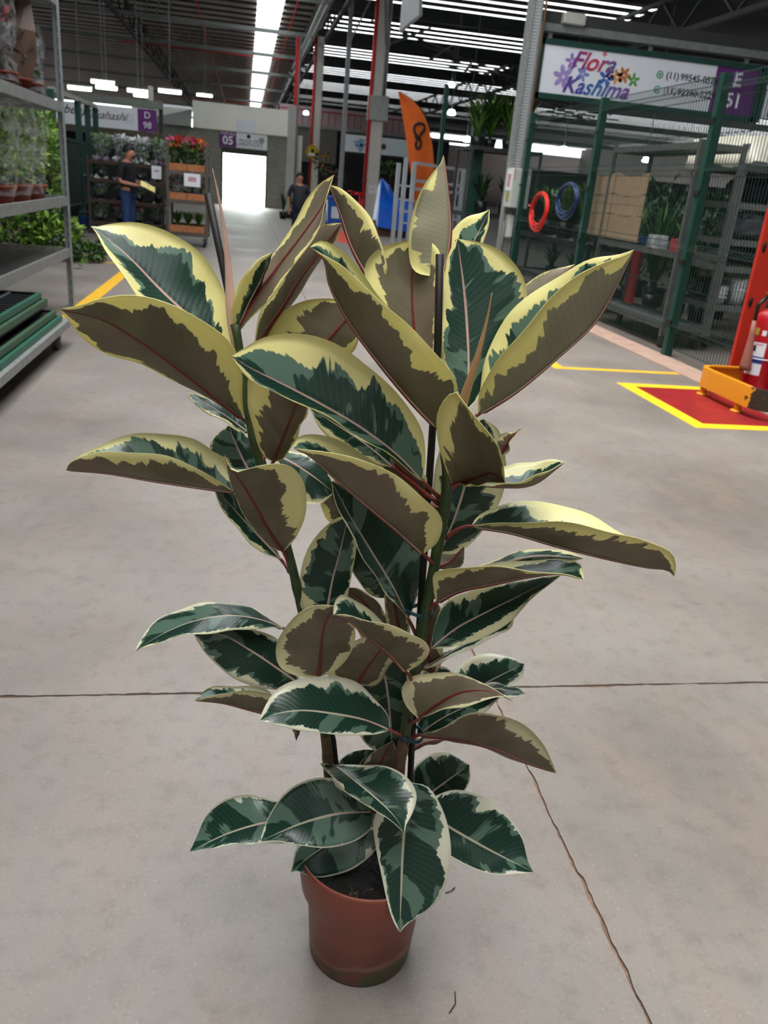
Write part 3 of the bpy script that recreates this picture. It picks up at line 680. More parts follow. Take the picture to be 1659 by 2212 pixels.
# lower whorl
leaf([(722, 1652), (770, 1690), (820, 1732), (855, 1768), (874, 1800)], [(780, 1652), (840, 1657), (885, 1685), (900, 1718), (892, 1755), (876, 1785)], [(692, 1650), (730, 1692), (785, 1738), (840, 1768)], (0.0, -0.15), 0.03, -0.03, 'T', None, 0, 0.0, 0.10, seed=59.8)
leaf([(806, 1754), (735, 1757), (660, 1776), (605, 1798), (563, 1818)], [(800, 1722), (750, 1688), (685, 1680), (625, 1704), (585, 1755), (568, 1795)], [(802, 1788), (765, 1818), (700, 1832), (640, 1824), (595, 1817)], (-0.04, -0.10), 0.04, -0.03, 'T', (840, 1745), 0, 0.0, 0.06, seed=60.9)
leaf([(640, 1768), (560, 1780), (490, 1802), (440, 1825), (410, 1840)], [(625, 1740), (580, 1727), (535, 1717), (485, 1727), (445, 1762), (423, 1808)], [(630, 1815), (560, 1823), (500, 1826), (445, 1834)], (0.0, -0.02), 0.05, -0.03, 'T', (760, 1770), 0, 0.0, 0.04, seed=61.7)
leaf([(812, 1790), (750, 1802), (690, 1835), (650, 1866), (628, 1885)], [(780, 1780), (700, 1795), (645, 1825), (633, 1862)], [(815, 1830), (770, 1872), (715, 1893), (670, 1893), (645, 1882)], (-0.02, -0.06), 0.03, -0.03, 'T', (840, 1770), 0, 0.0, 0.07, seed=62.6)
leaf([(884, 1690), (876, 1760), (869, 1850), (866, 1930), (864, 2014)], [(840, 1720), (808, 1765), (810, 1820), (824, 1890), (838, 1955), (850, 1990)], [(925, 1700), (960, 1760), (974, 1830), (968, 1895), (945, 1945), (905, 1980), (880, 1996)], (-0.04, -0.15), 0.0, 0.0, 'T', None, 0, 0.0, 0.17, seed=63.3)
leaf([(905, 1740), (960, 1780), (1035, 1824), (1100, 1858), (1153, 1884)], [(935, 1722), (985, 1706), (1045, 1722), (1095, 1760), (1130, 1810), (1140, 1860)], [(920, 1810), (970, 1848), (1015, 1873), (1070, 1889), (1120, 1887)], (-0.02, -0.04), 0.04, -0.03, 'T', (862, 1720), 0, 0.0, 0.12, seed=64.1)
leaf([(905, 1735), (940, 1706), (975, 1680), (1014, 1652)], [(888, 1700), (898, 1655), (930, 1630), (962, 1624), (992, 1638)], [(945, 1735), (990, 1718), (1014, 1690)], (0.03, 0.06), 0.02, 0.0, 'T', (860, 1720), 0, 0.0, 0.08, seed=65.4)
leaf([(770, 1700), (770, 1670), (785, 1640), (808, 1620)], [(725, 1680), (728, 1648), (760, 1625), (785, 1618)], [(800, 1680), (815, 1645)], (0.04, 0.06), 0.0, 0.0, 'T', None, 0, 0.0, 0.05, seed=66.2)
leaf([(815, 1700), (815, 1670), (830, 1630), (850, 1600)], [(780, 1670), (800, 1630), (830, 1610)], [(850, 1680), (860, 1640)], (0.02, 0.05), 0.0, 0.0, 'U', None, 0, 0.0, 0.08, seed=67.2)

# ---- pot, soil
POTM = mat('brown_pot', (140, 72, 52), 0.45, 0, 0.06, 9)
def pot_mat():
    m = bpy.data.materials.new('stained_pot'); m.use_nodes = True
    nt = m.node_tree; N = nt.nodes; L = nt.links; b = N['Principled BSDF']
    tc = N.new('ShaderNodeTexCoord'); sp = N.new('ShaderNodeSeparateXYZ'); L.new(tc.outputs['Object'], sp.inputs[0])
    nz = N.new('ShaderNodeTexNoise'); nz.inputs['Scale'].default_value = 16; nz.inputs['Detail'].default_value = 6; L.new(tc.outputs['Object'], nz.inputs['Vector'])
    n2 = N.new('ShaderNodeTexNoise'); n2.inputs['Scale'].default_value = 5; L.new(tc.outputs['Object'], n2.inputs['Vector'])
    def M(op, a, bb):
        n = N.new('ShaderNodeMath'); n.operation = op
        for i, v in enumerate((a, bb)):
            if hasattr(v, 'links'): L.new(v, n.inputs[i])
            else: n.inputs[i].default_value = v
        return n.outputs[0]
    def rng(src, a, b2, c, d):
        q = N.new('ShaderNodeMapRange'); q.inputs[1].default_value = a; q.inputs[2].default_value = b2; q.inputs[3].default_value = c; q.inputs[4].default_value = d
        L.new(src, q.inputs[0]); return q.outputs[0]
    def mixc(a, c2, f):
        x = N.new('ShaderNodeMix'); x.data_type = 'RGBA'
        for i, w in ((6, a), (7, c2), (0, f)):
            if hasattr(w, 'links'): L.new(w, x.inputs[i])
            else: x.inputs[i].default_value = w
        return x.outputs[2]
    h = M('ADD', M('SUBTRACT', sp.outputs[2], 0.0), M('MULTIPLY', M('SUBTRACT', nz.outputs['Fac'], 0.5), 0.06))
    h = M('SUBTRACT', h, M('MULTIPLY', sp.outputs[0], 0.12))
    algae = rng(h, 0.056, 0.036, 0, 1)
    lime = M('MULTIPLY', rng(M('SUBTRACT', h, 0.05), -0.008, 0.0, 0, 1), rng(h, 0.068, 0.055, 0, 1))
    c = mixc(srgb(128, 62, 46), srgb(112, 52, 38), rng(n2.outputs['Fac'], 0.35, 0.65, 0, 1))
    c = mixc(c, srgb(150, 112, 92), M('MULTIPLY', lime, 0.6))
    c = mixc(c, srgb(62, 72, 22), M('MULTIPLY', algae, rng(nz.outputs['Fac'], 0.38, 0.55, 0.15, 0.95)))
    L.new(c, b.inputs['Base Color']); b.inputs['Roughness'].default_value = 0.42
    return m
POTS = pot_mat()
HPOT, RT = 0.28, 0.137
prof = [(0.103, 0.0), (0.108, 0.006), (0.1185, 0.150), (0.121, 0.156), (0.134, 0.182), (0.146, HPOT - 0.006), (0.145, HPOT), (0.141, HPOT), (0.139, HPOT - 0.008), (0.135, HPOT - 0.04)]
o = MB().lathe(prof, (0, 0, 0), 64, cap1=False).build('pot', POTS); o.parent = plant
sb = MB(); n = 40; vs = [(0, 0, HPOT - 0.018)]; rs = random.Random(8); fs = []
for ri in range(1, 9):
    for q in range(n):
        th = q / n * 2 * math.pi; r = (RT + 0.0005) * ri / 8
        vs.append((r * math.cos(th), r * math.sin(th), HPOT - 0.018 + (rs.uniform(-0.004, 0.005) if ri < 8 else -0.002)))
for q in range(n): fs.append((0, 1 + q, 1 + (q + 1) % n))
for ri in range(7):
    for q in range(n): fs.append((1 + ri * n + q, 1 + ri * n + n + q, 1 + ri * n + n + (q + 1) % n, 1 + ri * n + (q + 1) % n))
sb.add(vs, fs); o = sb.build('soil', mat('potting_soil', (15, 12, 10), 0.95, 0, 0.5, 120, 0.6)); o.parent = plant
rt = MB(); rs = random.Random(3)
for k in range(7):
    p = np.array([-0.055 + rs.uniform(-.03, .03), -0.10 + rs.uniform(-.015, .01), HPOT - 0.02]); pts = [p]
    for i in range(6):
        p = p + np.array([rs.uniform(-.008, .008), rs.uniform(-.008, .002), rs.uniform(-.001, .006)]); pts.append(p)
    rt.tube(pts, 0.0006, 4)
o = rt.build('fine_roots', mat('root_fibre', (120, 92, 70), 0.9)); o.parent = plant
tag(o, kind='stuff')

# ================================================================== hall shell beyond
def text(parent, s, size, loc, m, shear=0.0, rz=0.0, align='CENTER', name='lettering', ext=0.002, rx=math.pi / 2, sx=1.0, bold=0.0):
    cu = bpy.data.curves.new('lettering', 'FONT'); cu.body = s; cu.size = size; cu.shear = shear; cu.extrude = ext; cu.offset = bold
    cu.align_x = align; cu.align_y = 'CENTER'; cu.resolution_u = 3
    tmp = bpy.data.objects.new('tmp_text', cu); COL.objects.link(tmp)
    dg = bpy.context.evaluated_depsgraph_get()
    me = bpy.data.meshes.new_from_object(tmp.evaluated_get(dg)); me.materials.clear(); me.materials.append(m)
    bpy.data.objects.remove(tmp); bpy.data.curves.remove(cu)
    o = link(name, me, parent); o.location = loc; o.rotation_euler = (rx, 0, rz); o.scale = (sx, 1, 1)
    return o
# --- far block wall with the gate
BLOCK = bpy.data.materials.new('block_wall'); BLOCK.use_nodes = True
_N = BLOCK.node_tree.nodes; _L = BLOCK.node_tree.links
_br = _N.new('ShaderNodeTexBrick'); _tc = _N.new('ShaderNodeTexCoord'); _mp = _N.new('ShaderNodeMapping'); _mp.inputs['Rotation'].default_value = (math.pi / 2, 0, 0)
_br.inputs['Color1'].default_value = srgb(140, 136, 128); _br.inputs['Color2'].default_value = srgb(126, 122, 115); _br.inputs['Mortar'].default_value = srgb(108, 105, 100)
_br.inputs['Scale'].default_value = 2.5; _br.inputs['Mortar Size'].default_value = 0.012
_L.new(_tc.outputs['Object'], _mp.inputs[0]); _L.new(_mp.outputs[0], _br.inputs['Vector']); _L.new(_br.outputs['Color'], _N['Principled BSDF'].inputs['Base Color'])
_N['Principled BSDF'].inputs['Roughness'].default_value = 0.85
YW = 42.5
wb = MB().box(-12, -1.05, YW, YW + 0.2, 0, 3.24).box(0.95, 2.0, YW, YW + 0.2, 0, 3.24).box(-1.05, 0.95, YW, YW + 0.2, 2.52, 3.24)
wall_back = wb.build('wall_back', BLOCK); tag(wall_back, 'grey block wall around the bright gate opening', 'wall', kind='structure')
CREAM = mat('cream_cladding', (238, 234, 224), 0.7, 0, 0.05, 1)
w2 = empty('wall_upper', (0, YW, 3.24), kind='structure', label='cream cladding panels above the gate wall', cat='wall')
def at(o, par):
    o.parent = par; o.matrix_parent_inverse = Matrix.Translation(-Vector(par.location)); return o
at(MB().box(-2.45, 1.92, YW - 0.12, YW + 0.2, 3.24, 4.36).build('cladding_panel', CREAM), w2)
at(MB().box(-5.2, -2.5, YW + 0.3, YW + 0.5, 3.24, 4.0).build('cladding_panel', CREAM), w2)
at(MB().add([(-5.2, YW + .25, 3.24), (-2.5, YW + .25, 3.24), (-2.5, YW + .25, 4.0), (-2.5, YW - 1.2, 3.24)], [(0, 3, 2), (0, 1, 3), (1, 2, 3), (0, 2, 1)]).build('sloping_panel', mat('grey_cladding', (150, 150, 146), 0.7, 0, 0.05, 1)), w2)
at(MB().box(-0.47, 0.46, YW - 0.15, YW - 0.12, 3.24, 3.78).build('white_board', SIGNW), w2)
at(MB().box(1.92, 2.3, YW - 0.1, YW + 0.3, 0, 4.6).build('corner_post', mat('pale_grey_post', (172, 172, 170), 0.6, 0, 0.06, 2)), w2)
door = empty('door_1', (0, YW, 0), kind='structure', label='open gate with rolled up shutter', cat='gate')
at(MB().box(-1.05, 0.95, YW + 0.02, YW + 0.14, 2.28, 2.52).build('rolled_shutter', mat('shutter_dark', (46, 50, 46), 0.6, 0, 0.15, 5)), door)
for z in (2.18, 2.08, 1.98):
    at(MB().box(-1.04, 0.94, YW + 0.1, YW + 0.13, z, z + 0.07).build('shutter_slat', mat('shutter_slat', (190, 190, 186), 0.5, 0.2, 0.05, 4)), door)
at(MB().box(-1.12, -1.05, YW - 0.04, YW + 0.2, 0, 2.52).build('door_frame', DARKM), door)
at(MB().box(0.95, 1.02, YW - 0.04, YW + 0.2, 0, 2.52).build('door_frame', DARKM), door)
# added white bay and area lamp standing in for daylight outside the gate
yd = empty('gate_light_bay', (0, YW + 3, 0), kind='structure', label='added white bay standing in for the daylight beyond the gate', cat='wall')
YM = mat('bay_white', (236, 238, 236), 0.8, 0, 0.02, 1)
at(MB().box(-3.0, 3.0, YW + 5.8, YW + 6, 0, 3.6).build('bay_back', YM), yd)
at(MB().box(-3.1, -2.9, YW + 0.25, YW + 6, 0, 3.6).build('bay_side', YM), yd)
at(MB().box(1.0, 1.2, YW + 0.25, YW + 6, 0, 3.6).build('bay_side', YM), yd)
at(MB().box(-3.1, 1.2, YW + 0.25, YW + 6, 3.6, 3.7).build('bay_top', YM), yd)
at(MB().box(-2.9, 1.0, YW + 0.25, YW + 6, 0.0, 0.01).build('bay_floor', YM), yd)
al = bpy.data.lights.new('bay_fill_lamp', 'AREA'); al.shape = 'RECTANGLE'; al.size = 3.4; al.size_y = 5.0; al.energy = 900; al.color = (0.95, 1.0, 0.98)  # lamp added inside the bay so the gate opening glares white
alo = bpy.data.objects.new('bay_fill_lamp', al); COL.objects.link(alo); alo.location = (-0.9, YW + 3.2, 3.55)
gs = empty('gate_sign', (-0.1, YW - 0.06, 2.85), label='purple and white gate number sign above the bright gate', cat='sign')
at(MB().box(-1.22, -0.45, YW - 0.08, YW - 0.03, 2.56, 3.22).build('purple_panel', PURPLE), gs)
at(MB().box(-0.45, 0.99, YW - 0.08, YW - 0.03, 2.56, 3.22).build('white_panel', SIGNW), gs)
def tx(par, *a, **k):
    o = text(None, *a, **k); return at(o, par)
tx(gs, 'PORTÃO', 0.2, (-0.835, YW - 0.085, 3.12), INKW, sx=0.85)
tx(gs, '05', 0.5, (-0.835, YW - 0.085, 2.82), INKW, bold=0.012)
tx(gs, 'PRAÇA DE', 0.19, (0.12, YW - 0.085, 2.88), INK)
tx(gs, 'ALIMENTAÇÃO', 0.19, (0.12, YW - 0.085, 2.72), INK)
def disc(par, c, r, m, name='round_mark', n=20, th=0.004, r_in=0.0):
    b = MB()
    if r_in <= 0:
        b.plate([(c[0] + r * math.cos(2 * math.pi * q / n), c[1], c[2] + r * math.sin(2 * math.pi * q / n)) for q in range(n)], (0, -1, 0), th)
    else:
        for q in range(n):
            a0, a1 = 2 * math.pi * q / n, 2 * math.pi * (q + 1) / n
            b.plate([(c[0] + rr * math.cos(a), c[1], c[2] + rr * math.sin(a)) for rr, a in ((r_in, a0), (r, a0), (r, a1), (r_in, a1))], (0, -1, 0), th)
    return at(b.build(name, m), par)
disc(gs, (0.12, YW - 0.083, 3.08), 0.09, INK)
disc(gs, (0.72, YW - 0.083, 2.95), 0.13, INK, r_in=0.09)
disc(gs, (0.72, YW - 0.084, 2.95), 0.05, INK)
wq = MB().box(-45, 50, -14.3, -14, 0, 8.5).build('wall_light_block', mat('side_wall', (110, 104, 100), 0.8, 0, 0.1, 0.2)); tag(wq, 'unseen wall added to block light from behind the viewer', 'wall', kind='structure')  # out of view, put in to cut low sky light on the plant
# end and side walls of the hall
wf = MB().box(-45, 50, 128, 128.3, 0, 7.9).build('wall_far', mat('far_wall', (150, 138, 134), 0.8, 0, 0.1, 0.2)); tag(wf, 'distant end wall of the hall', 'wall', kind='structure')
wl = MB().box(-45.3, -45, -14, 128, 0, 8).build('wall_left', mat('side_wall', (110, 104, 100), 0.8, 0, 0.1, 0.2)); tag(wl, 'distant left side wall of the hall', 'wall', kind='structure')
wr = MB().box(50, 50.3, -14, 128, 0, 9).build('wall_right', mat('side_wall', (110, 104, 100))); tag(wr, 'distant right side wall of the hall', 'wall', kind='structure')
# railed mezzanine band with red posts beyond the gate block
mz = empty('mezzanine_railing', (4.5, 66, 5.2), label='pale railed gallery band with red posts behind the columns', cat='railing')
at(MB().box(2.4, 12, 66, 66.3, 4.5, 5.0).build('gallery_edge', mat('pale_pink_wall', (196, 172, 174), 0.7)), mz)
at(MB().box(2.4, 12, 66.5, 66.6, 5.0, 6.4).build('gallery_back', mat('pale_lilac_wall', (206, 190, 198), 0.7)), mz)
for k in range(20): at(MB().bar((2.6 + k * 0.48, 66, 5.0), (2.6 + k * 0.48, 66, 6.1), 0.05).build('baluster', REDP), mz)
for x in (2.5, 5.5, 8.5, 11.8): at(MB().box(x, x + 0.15, 66.3, 66.5, 0, 5.0).build('support_post', REDP), mz)
at(MB().bar((2.4, 66, 6.1), (12, 66, 6.1), 0.08).build('top_rail', REDP), mz)
# far shop block right of the gate wall
DARKW = mat('dark_shop_interior', (44, 42, 44), 0.85, 0, 0.25, 1.2)
sw = empty('wall_shops', (6, 50, 0), kind='structure', label='dark shop fronts beyond the gate wall', cat='wall')
at(MB().box(2.4, 12, 52, 52.3, 0, 4.3).build('shop_wall', DARKW), sw)
at(MB().box(2.4, 5.2, 51.5, 52, 2.4, 4.2).build('grey_fascia', mat('grey_fascia', (112, 108, 104), 0.8)), sw)
at(MB().box(2.4, 14, 51.4, 52, 4.2, 4.35).build('canopy', mat('canopy_grey', (150, 146, 142), 0.7)), sw)
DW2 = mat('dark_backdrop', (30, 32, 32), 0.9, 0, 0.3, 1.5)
wk = MB().box(10, 40, 33, 33.2, 0, 2.6).build('wall_shade_right', DW2); tag(wk, 'dark sheet added for the shade behind the right hand shop', 'wall', kind='structure')  # dark colour put here to darken the view through the fence
wk = MB().box(-25, -2.25, 24.6, 24.8, 0, 2.25).build('wall_shade_left', DW2); tag(wk, 'dark sheet for the shaded stalls under the left hand sign boards', 'wall', kind='structure')  # dark colour stands for the shade inside the left stalls
# shop sign with blue splash
s1 = empty('shop_sign', (6.3, 45, 3.3), label='white shop sign with blue paint splash behind the near grey column', cat='sign')
at(MB().box(4.95, 8.9, 45, 45.06, 2.95, 3.75).build('sign_panel', SIGNW), s1)
at(MB().box(4.85, 9.0, 45.06, 45.14, 2.85, 3.85).build('sign_frame', DARKM), s1)
for x in (4.9, 8.9): at(MB().box(x, x + 0.08, 45.14, 45.22, 0, 3.85).build('support_post', DARKM), s1)
rs = random.Random(2); b = MB()
for k in range(16):
    a = k / 16 * 2 * math.pi + rs.uniform(-.1, .1); r = rs.uniform(0.22, 0.36); w = 0.12
    b.plate([(5.75, 44.995, 3.32), (5.75 + r * math.cos(a - w), 44.995, 3.32 + r * math.sin(a - w)), (5.75 + r * math.cos(a + w), 44.995, 3.32 + r * math.sin(a + w))], (0, -1, 0), 0.004)
at(b.build('blue_splash', mat('blue_ink', (24, 120, 190), 0.5)), s1)
disc(s1, (5.8, 44.99, 3.3), 0.08, INK)
disc(s1, (6.95, 44.99, 3.33), 0.14, mat('brown_ink', (80, 62, 40), 0.6))

# --- columns
def column(x0, x1, y0, y1, h, m, label, pipe=True, base=None):
    e = empty('column', ((x0 + x1) / 2, (y0 + y1) / 2, 0), label=label, cat='column')
    at(MB().bbox(x0, x1, y0, y1, 0, h, 0.03).build('shaft', m), e)
    if pipe:
        at(MB().tube([(x0 - 0.06, y0 - 0.02, 0.6), (x0 - 0.06, y0 - 0.02, h)], 0.065, 10).build('red_pipe', REDP), e)
        for z in (1.6, 3.2, 4.8, 6.4): at(MB().box(x0 - 0.14, x0 + 0.02, y0 - 0.06, y0 + 0.02, z, z + 0.05).build('pipe_clamp', GREYM), e)
    return e
COLM = mat('column_grey', (206, 202, 194), 0.75, 0, 0.06, 1.5)
c1 = column(4.56, 5.05, 33.2, 33.7, 9.2, COLM, 'near grey concrete column with red pipe and square collar')
at(MB().box(4.48, 5.17, 33.05, 33.8, 3.72, 4.55).build('collar', mat('collar_grey', (158, 162, 156), 0.6)), c1)
for dx in (0.38, 0.46): at(MB().tube([(4.56 + dx, 33.14, 4.55), (4.56 + dx, 33.14, 9.0)], 0.035, 8).build('conduit', GALV), c1)
at(MB().box(4.68, 4.98, 33.18, 33.2, 1.18, 1.48).build('notice', SIGNW), c1)
tx(c1, '08', 0.12, (4.83, 33.17, 1.33), mat('pink_ink', (200, 140, 160), 0.6))
at(MB().bar((4.62, 33.1, 9.1), (4.9, 33.1, 6.2), 0.05).build('cable', GREYM), c1)
c2 = column(3.52, 3.92, 48, 48.4, 8.35, COLM, 'distant slim grey column with red pipe and round yellow sign')
disc(c2, (3.55, 47.9, 2.85), 0.34, mat('yellow_sign', (222, 190, 30), 0.5), 'round_sign', 28, 0.03)
disc(c2, (3.55, 47.86, 2.85), 0.29, INK, 'ring', 28, 0.005, 0.26)
disc(c2, (3.55, 47.86, 2.90), 0.1, INK, 'emblem', 14)
at(MB().box(3.33, 3.77, 47.84, 47.86, 2.66, 2.76).build('caption', INKW), c2)
e = empty('red_post', (2.5, 48, 0), label='red steel post beside the corner of the gate wall', cat='post')
at(MB().box(2.45, 2.62, 48, 48.15, 0, 8.2).build('shaft', REDP), e); at(MB().box(2.62, 2.72, 48, 48.1, 0, 8.2).build('angle', GREYM), e)
e = empty('steel_post', (4.1, 38, 0), label='thin galvanised post between the two grey columns', cat='post')
at(MB().box(4.02, 4.2, 38, 38.18, 0, 9.1).build('shaft', mat('post_grey', (138, 142, 144), 0.55, 0.1)), e)
at(MB().bar((4.1, 38.0, 6.8), (5.2, 38.0, 9.1), 0.07).build('strut', GALV), e)
# hanging sign box by the near column
hs = empty('hanging_sign', (6.3, 33, 7.7), label='white backed hanging sign cut off at the top of the picture', cat='sign')
at(MB().add([tuple(PY(x, y, Y)) for x, y, Y in ((872, -40, 30.0), (906, -30, 27.0), (905, 32, 27.0), (862, 68, 30.0))] + [tuple(PY(x, y, Y) + np.array([0.12, 0.1, 0])) for x, y, Y in ((872, -40, 30.0), (906, -30, 27.0), (905, 32, 27.0), (862, 68, 30.0))], [(0, 1, 2, 3), (7, 6, 5, 4), (0, 4, 5, 1), (1, 5, 6, 2), (2, 6, 7, 3), (3, 7, 4, 0)]).build('panel', SIGNW), hs)
for x in (880, 898):
    p = PY(x, -30, 28.5); at(MB().bar(p, (p[0], p[1], 9.36), 0.03).build('hanger', GREYM), hs)

# --- fluorescent lamps over the left shops
TUBE = mat('lit_tube', (235, 255, 250), 0.4, 0, 0.0, 1, emit=(215, 255, 245), estr=18.0)
for k, (px, py, Y) in enumerate(((172, 191, 31), (222, 178, 31), (230, 190, 34), (298, 197, 34), (309, 207, 38), (367, 198, 31), (442, 206, 45))):
    c = PY(px, py, Y)
    e = empty('ceiling_lamp', tuple(c), label=['fluorescent lamp nearest the rack post', 'brighter of the paired lamps above the man', 'lower of the paired lamps above the man', 'small lamp left of the pillar above the sign', 'lower small lamp left of the pillar', 'fluorescent lamp right of the pillar above the sign', 'smallest faint lamp left of the skylight'][k] + ', lit', cat='lamp', group='lit fluorescent lamps over the left shops')
    o = MB().box(-0.38, 0.38, -0.08, 0.08, 0.05, 0.1).build('reflector', WHITEP, e)
    o = MB().tube([(-0.36, 0, 0.0), (0.36, 0, 0.0)], 0.05, 8).build('tube', TUBE, e)
    o = MB().bar((0, 0, 0.1), (0, 0, 9.36 - c[2]), 0.02).build('hanger', GREYM, e)
for k, (px, py, Y) in enumerate(((975, 186, 42), (975, 246, 36), (1008, 304, 36), (1217, 325, 36), (1395, 348, 36), (661, 246, 55))):
    c = PY(px, py, Y)
    e = empty('round_lamp', tuple(c), label=['hanging lamp at the top of the thin green pole', 'hanging lamp right of the orange flag', 'hanging lamp below the palms', 'hanging lamp seen through the fence below the sign', 'hanging lamp seen through the fence above the cardboard', 'small bright lamp between red post and slim column'][k], cat='lamp', group='round hanging lamps')
    MB().lathe([(0.03, 0.16), (0.12, 0.14), (0.17, 0.0), (0.12, -0.04)], (0, 0, 0), 14).build('bulb', TUBE, e)
    MB().bar((0, 0, 0.16), (0, 0, 9.36 - c[2]), 0.02).build('cord', GREYM, e)

# ================================================================== right: wire fence, sign, steel column
FX = 4.75
fence = empty('wire_fence', (FX, 10.5, 0), label='dark green welded wire mesh fence along the right hand shop', cat='fence')
WIRE = mat('green_wire', (34, 58, 52), 0.5, 0.1)
for y in (5.6, 8.58, 11.6, 14.6):
    at(MB().box(FX - 0.045, FX + 0.045, y - 0.045, y + 0.045, 0, 2.86).build('post', GREENP), fence)
    for z in (0.35, 1.0, 1.7, 2.4): at(MB().box(FX - 0.06, FX - 0.04, y - 0.05, y + 0.05, z, z + 0.05).build('clamp', BLACKP), fence)
for (y0, y1) in ((5.65, 8.53), (8.63, 11.55), (11.65, 14.55)):
    b = MB(); prof = [(0, 0.1)]
    for zf in (0.35, 1.15, 1.95, 2.7): prof += [(0, zf - 0.06), (-0.05, zf), (0, zf + 0.06)]
    prof += [(0, 2.84)]
    y = y0
    while y <= y1:
        for (a, z0), (c, z1) in zip(prof[:-1], prof[1:]): b.bar((FX + a, y, z0), (FX + c, y, z1), 0.0055)
        y += 0.055
    for (a, z) in prof: b.bar((FX + a + 0.004, y0, z), (FX + a + 0.004, y1, z), 0.0075)
    for z in (0.75, 1.55, 2.3): b.bar((FX + 0.004, y0, z), (FX + 0.004, y1, z), 0.006)
    o = at(b.build('mesh_panel', WIRE), fence); tag(o, kind='stuff')
# fence along the cross side (thin green posts beyond)
for k, (px0, py0, Y) in enumerate(((966, 183, 21.3), (1036, 262, 18.0))):
    p = PY(px0, py0, Y)
    e = empty('green_post', (p[0], Y, 0), label=['thin green pole rising behind the upright cream leaf tip', 'dark green post left of the electrical box'][k], cat='post')
    w = 0.05 if k == 0 else 0.13
    MB().box(-w, w, -w, w, 0, p[2]).build('shaft', GREENP, e)
    MB().box(-w - .03, w + .03, -w - .03, w + .03, 0, 0.02).build('foot_plate', GREENP, e)
# perforated steel column with electrical boxes
PERF = bpy.data.materials.new('perforated_steel'); PERF.use_nodes = True
_N = PERF.node_tree.nodes; _L = PERF.node_tree.links; _b = _N['Principled BSDF']
_tc = _N.new('ShaderNodeTexCoord'); _mp = _N.new('ShaderNodeMapping'); _mp.inputs['Rotation'].default_value = (math.pi / 2, 0, 0)
_br = _N.new('ShaderNodeTexBrick'); _br.offset = 0.0; _br.inputs['Scale'].default_value = 1.0; _br.inputs['Brick Width'].default_value = 0.038; _br.inputs['Row Height'].default_value = 0.05; _br.inputs['Mortar Size'].default_value = 0.0105
_br.inputs['Color1'].default_value = srgb(70, 74, 78); _br.inputs['Color2'].default_value = srgb(66, 70, 74); _br.inputs['Mortar'].default_value = srgb(176, 178, 178)
_L.new(_tc.outputs['Object'], _mp.inputs[0]); _L.new(_mp.outputs[0], _br.inputs['Vector']); _L.new(_br.outputs['Color'], _b.inputs['Base Color']); _b.inputs['Roughness'].default_value = 0.5
sc_ = empty('steel_column', (4.78, 15.5, 0), label='perforated galvanised column beside the shop sign', cat='column')
at(MB().box(4.72, 4.78, 15.42, 15.64, 0, 9.1).build('flange', GALV), sc_)
at(MB().box(4.78, 4.91, 15.45, 15.62, 0, 9.1).build('perforated_tray', PERF), sc_)
at(MB().box(4.91, 4.94, 15.42, 15.64, 0, 9.1).build('flange', GALV), sc_)
at(MB().tube([(4.99, 15.45, 2.0), (4.99, 15.45, 9.0)], 0.022, 8).build('brown_conduit', mat('brown_pipe', (128, 98, 74), 0.5)), sc_)
at(MB().tube([(4.88, 15.3, 0.0), (4.88, 15.3, 1.35)], 0.03, 8).build('conduit', GALV), sc_)
at(MB().tube([(4.72, 15.3, 0.0), (4.72, 15.3, 1.1)], 0.022, 8).build('conduit', mat('dull_pipe', (110, 106, 100), 0.6)), sc_)
eb = empty('electrical_box', (4.75, 15.2, 1.35), label='pale grey electrical cabinet on the perforated column with warning labels', cat='electrical box')
BOXM = mat('cabinet_grey', (186, 190, 184), 0.5, 0, 0.04, 3)
at(MB().bbox(4.68, 5.02, 15.02, 15.42, 1.34, 2.0, 0.012).build('cabinet', BOXM), eb)
at(MB().box(4.67, 4.68, 15.06, 15.38, 1.62, 1.97).build('paper_label', SIGNW), eb)
at(MB().box(4.668, 4.67, 15.1, 15.3, 1.68, 1.9).build('red_print', mat('faint_red_print', (196, 150, 160), 0.6)), eb)
at(MB().box(4.668, 4.68, 15.14, 15.26, 1.45, 1.58).build('warning_label', mat('ochre_label', (170, 150, 40), 0.6)), eb)
at(MB().box(4.70, 4.705, 15.0, 15.02, 1.8, 2.0).build('red_tape', REDP), eb)
e2 = empty('junction_box', (4.8, 15.25, 0.85), label='small pale junction box under the electrical cabinet', cat='electrical box')
at(MB().bbox(4.76, 4.86, 15.2, 15.36, 0.82, 1.22, 0.008).build('housing', BOXM), e2)
at(MB().box(4.765, 4.855, 15.19, 15.2, 0.84, 1.20).build('cover', WHITEP), e2)

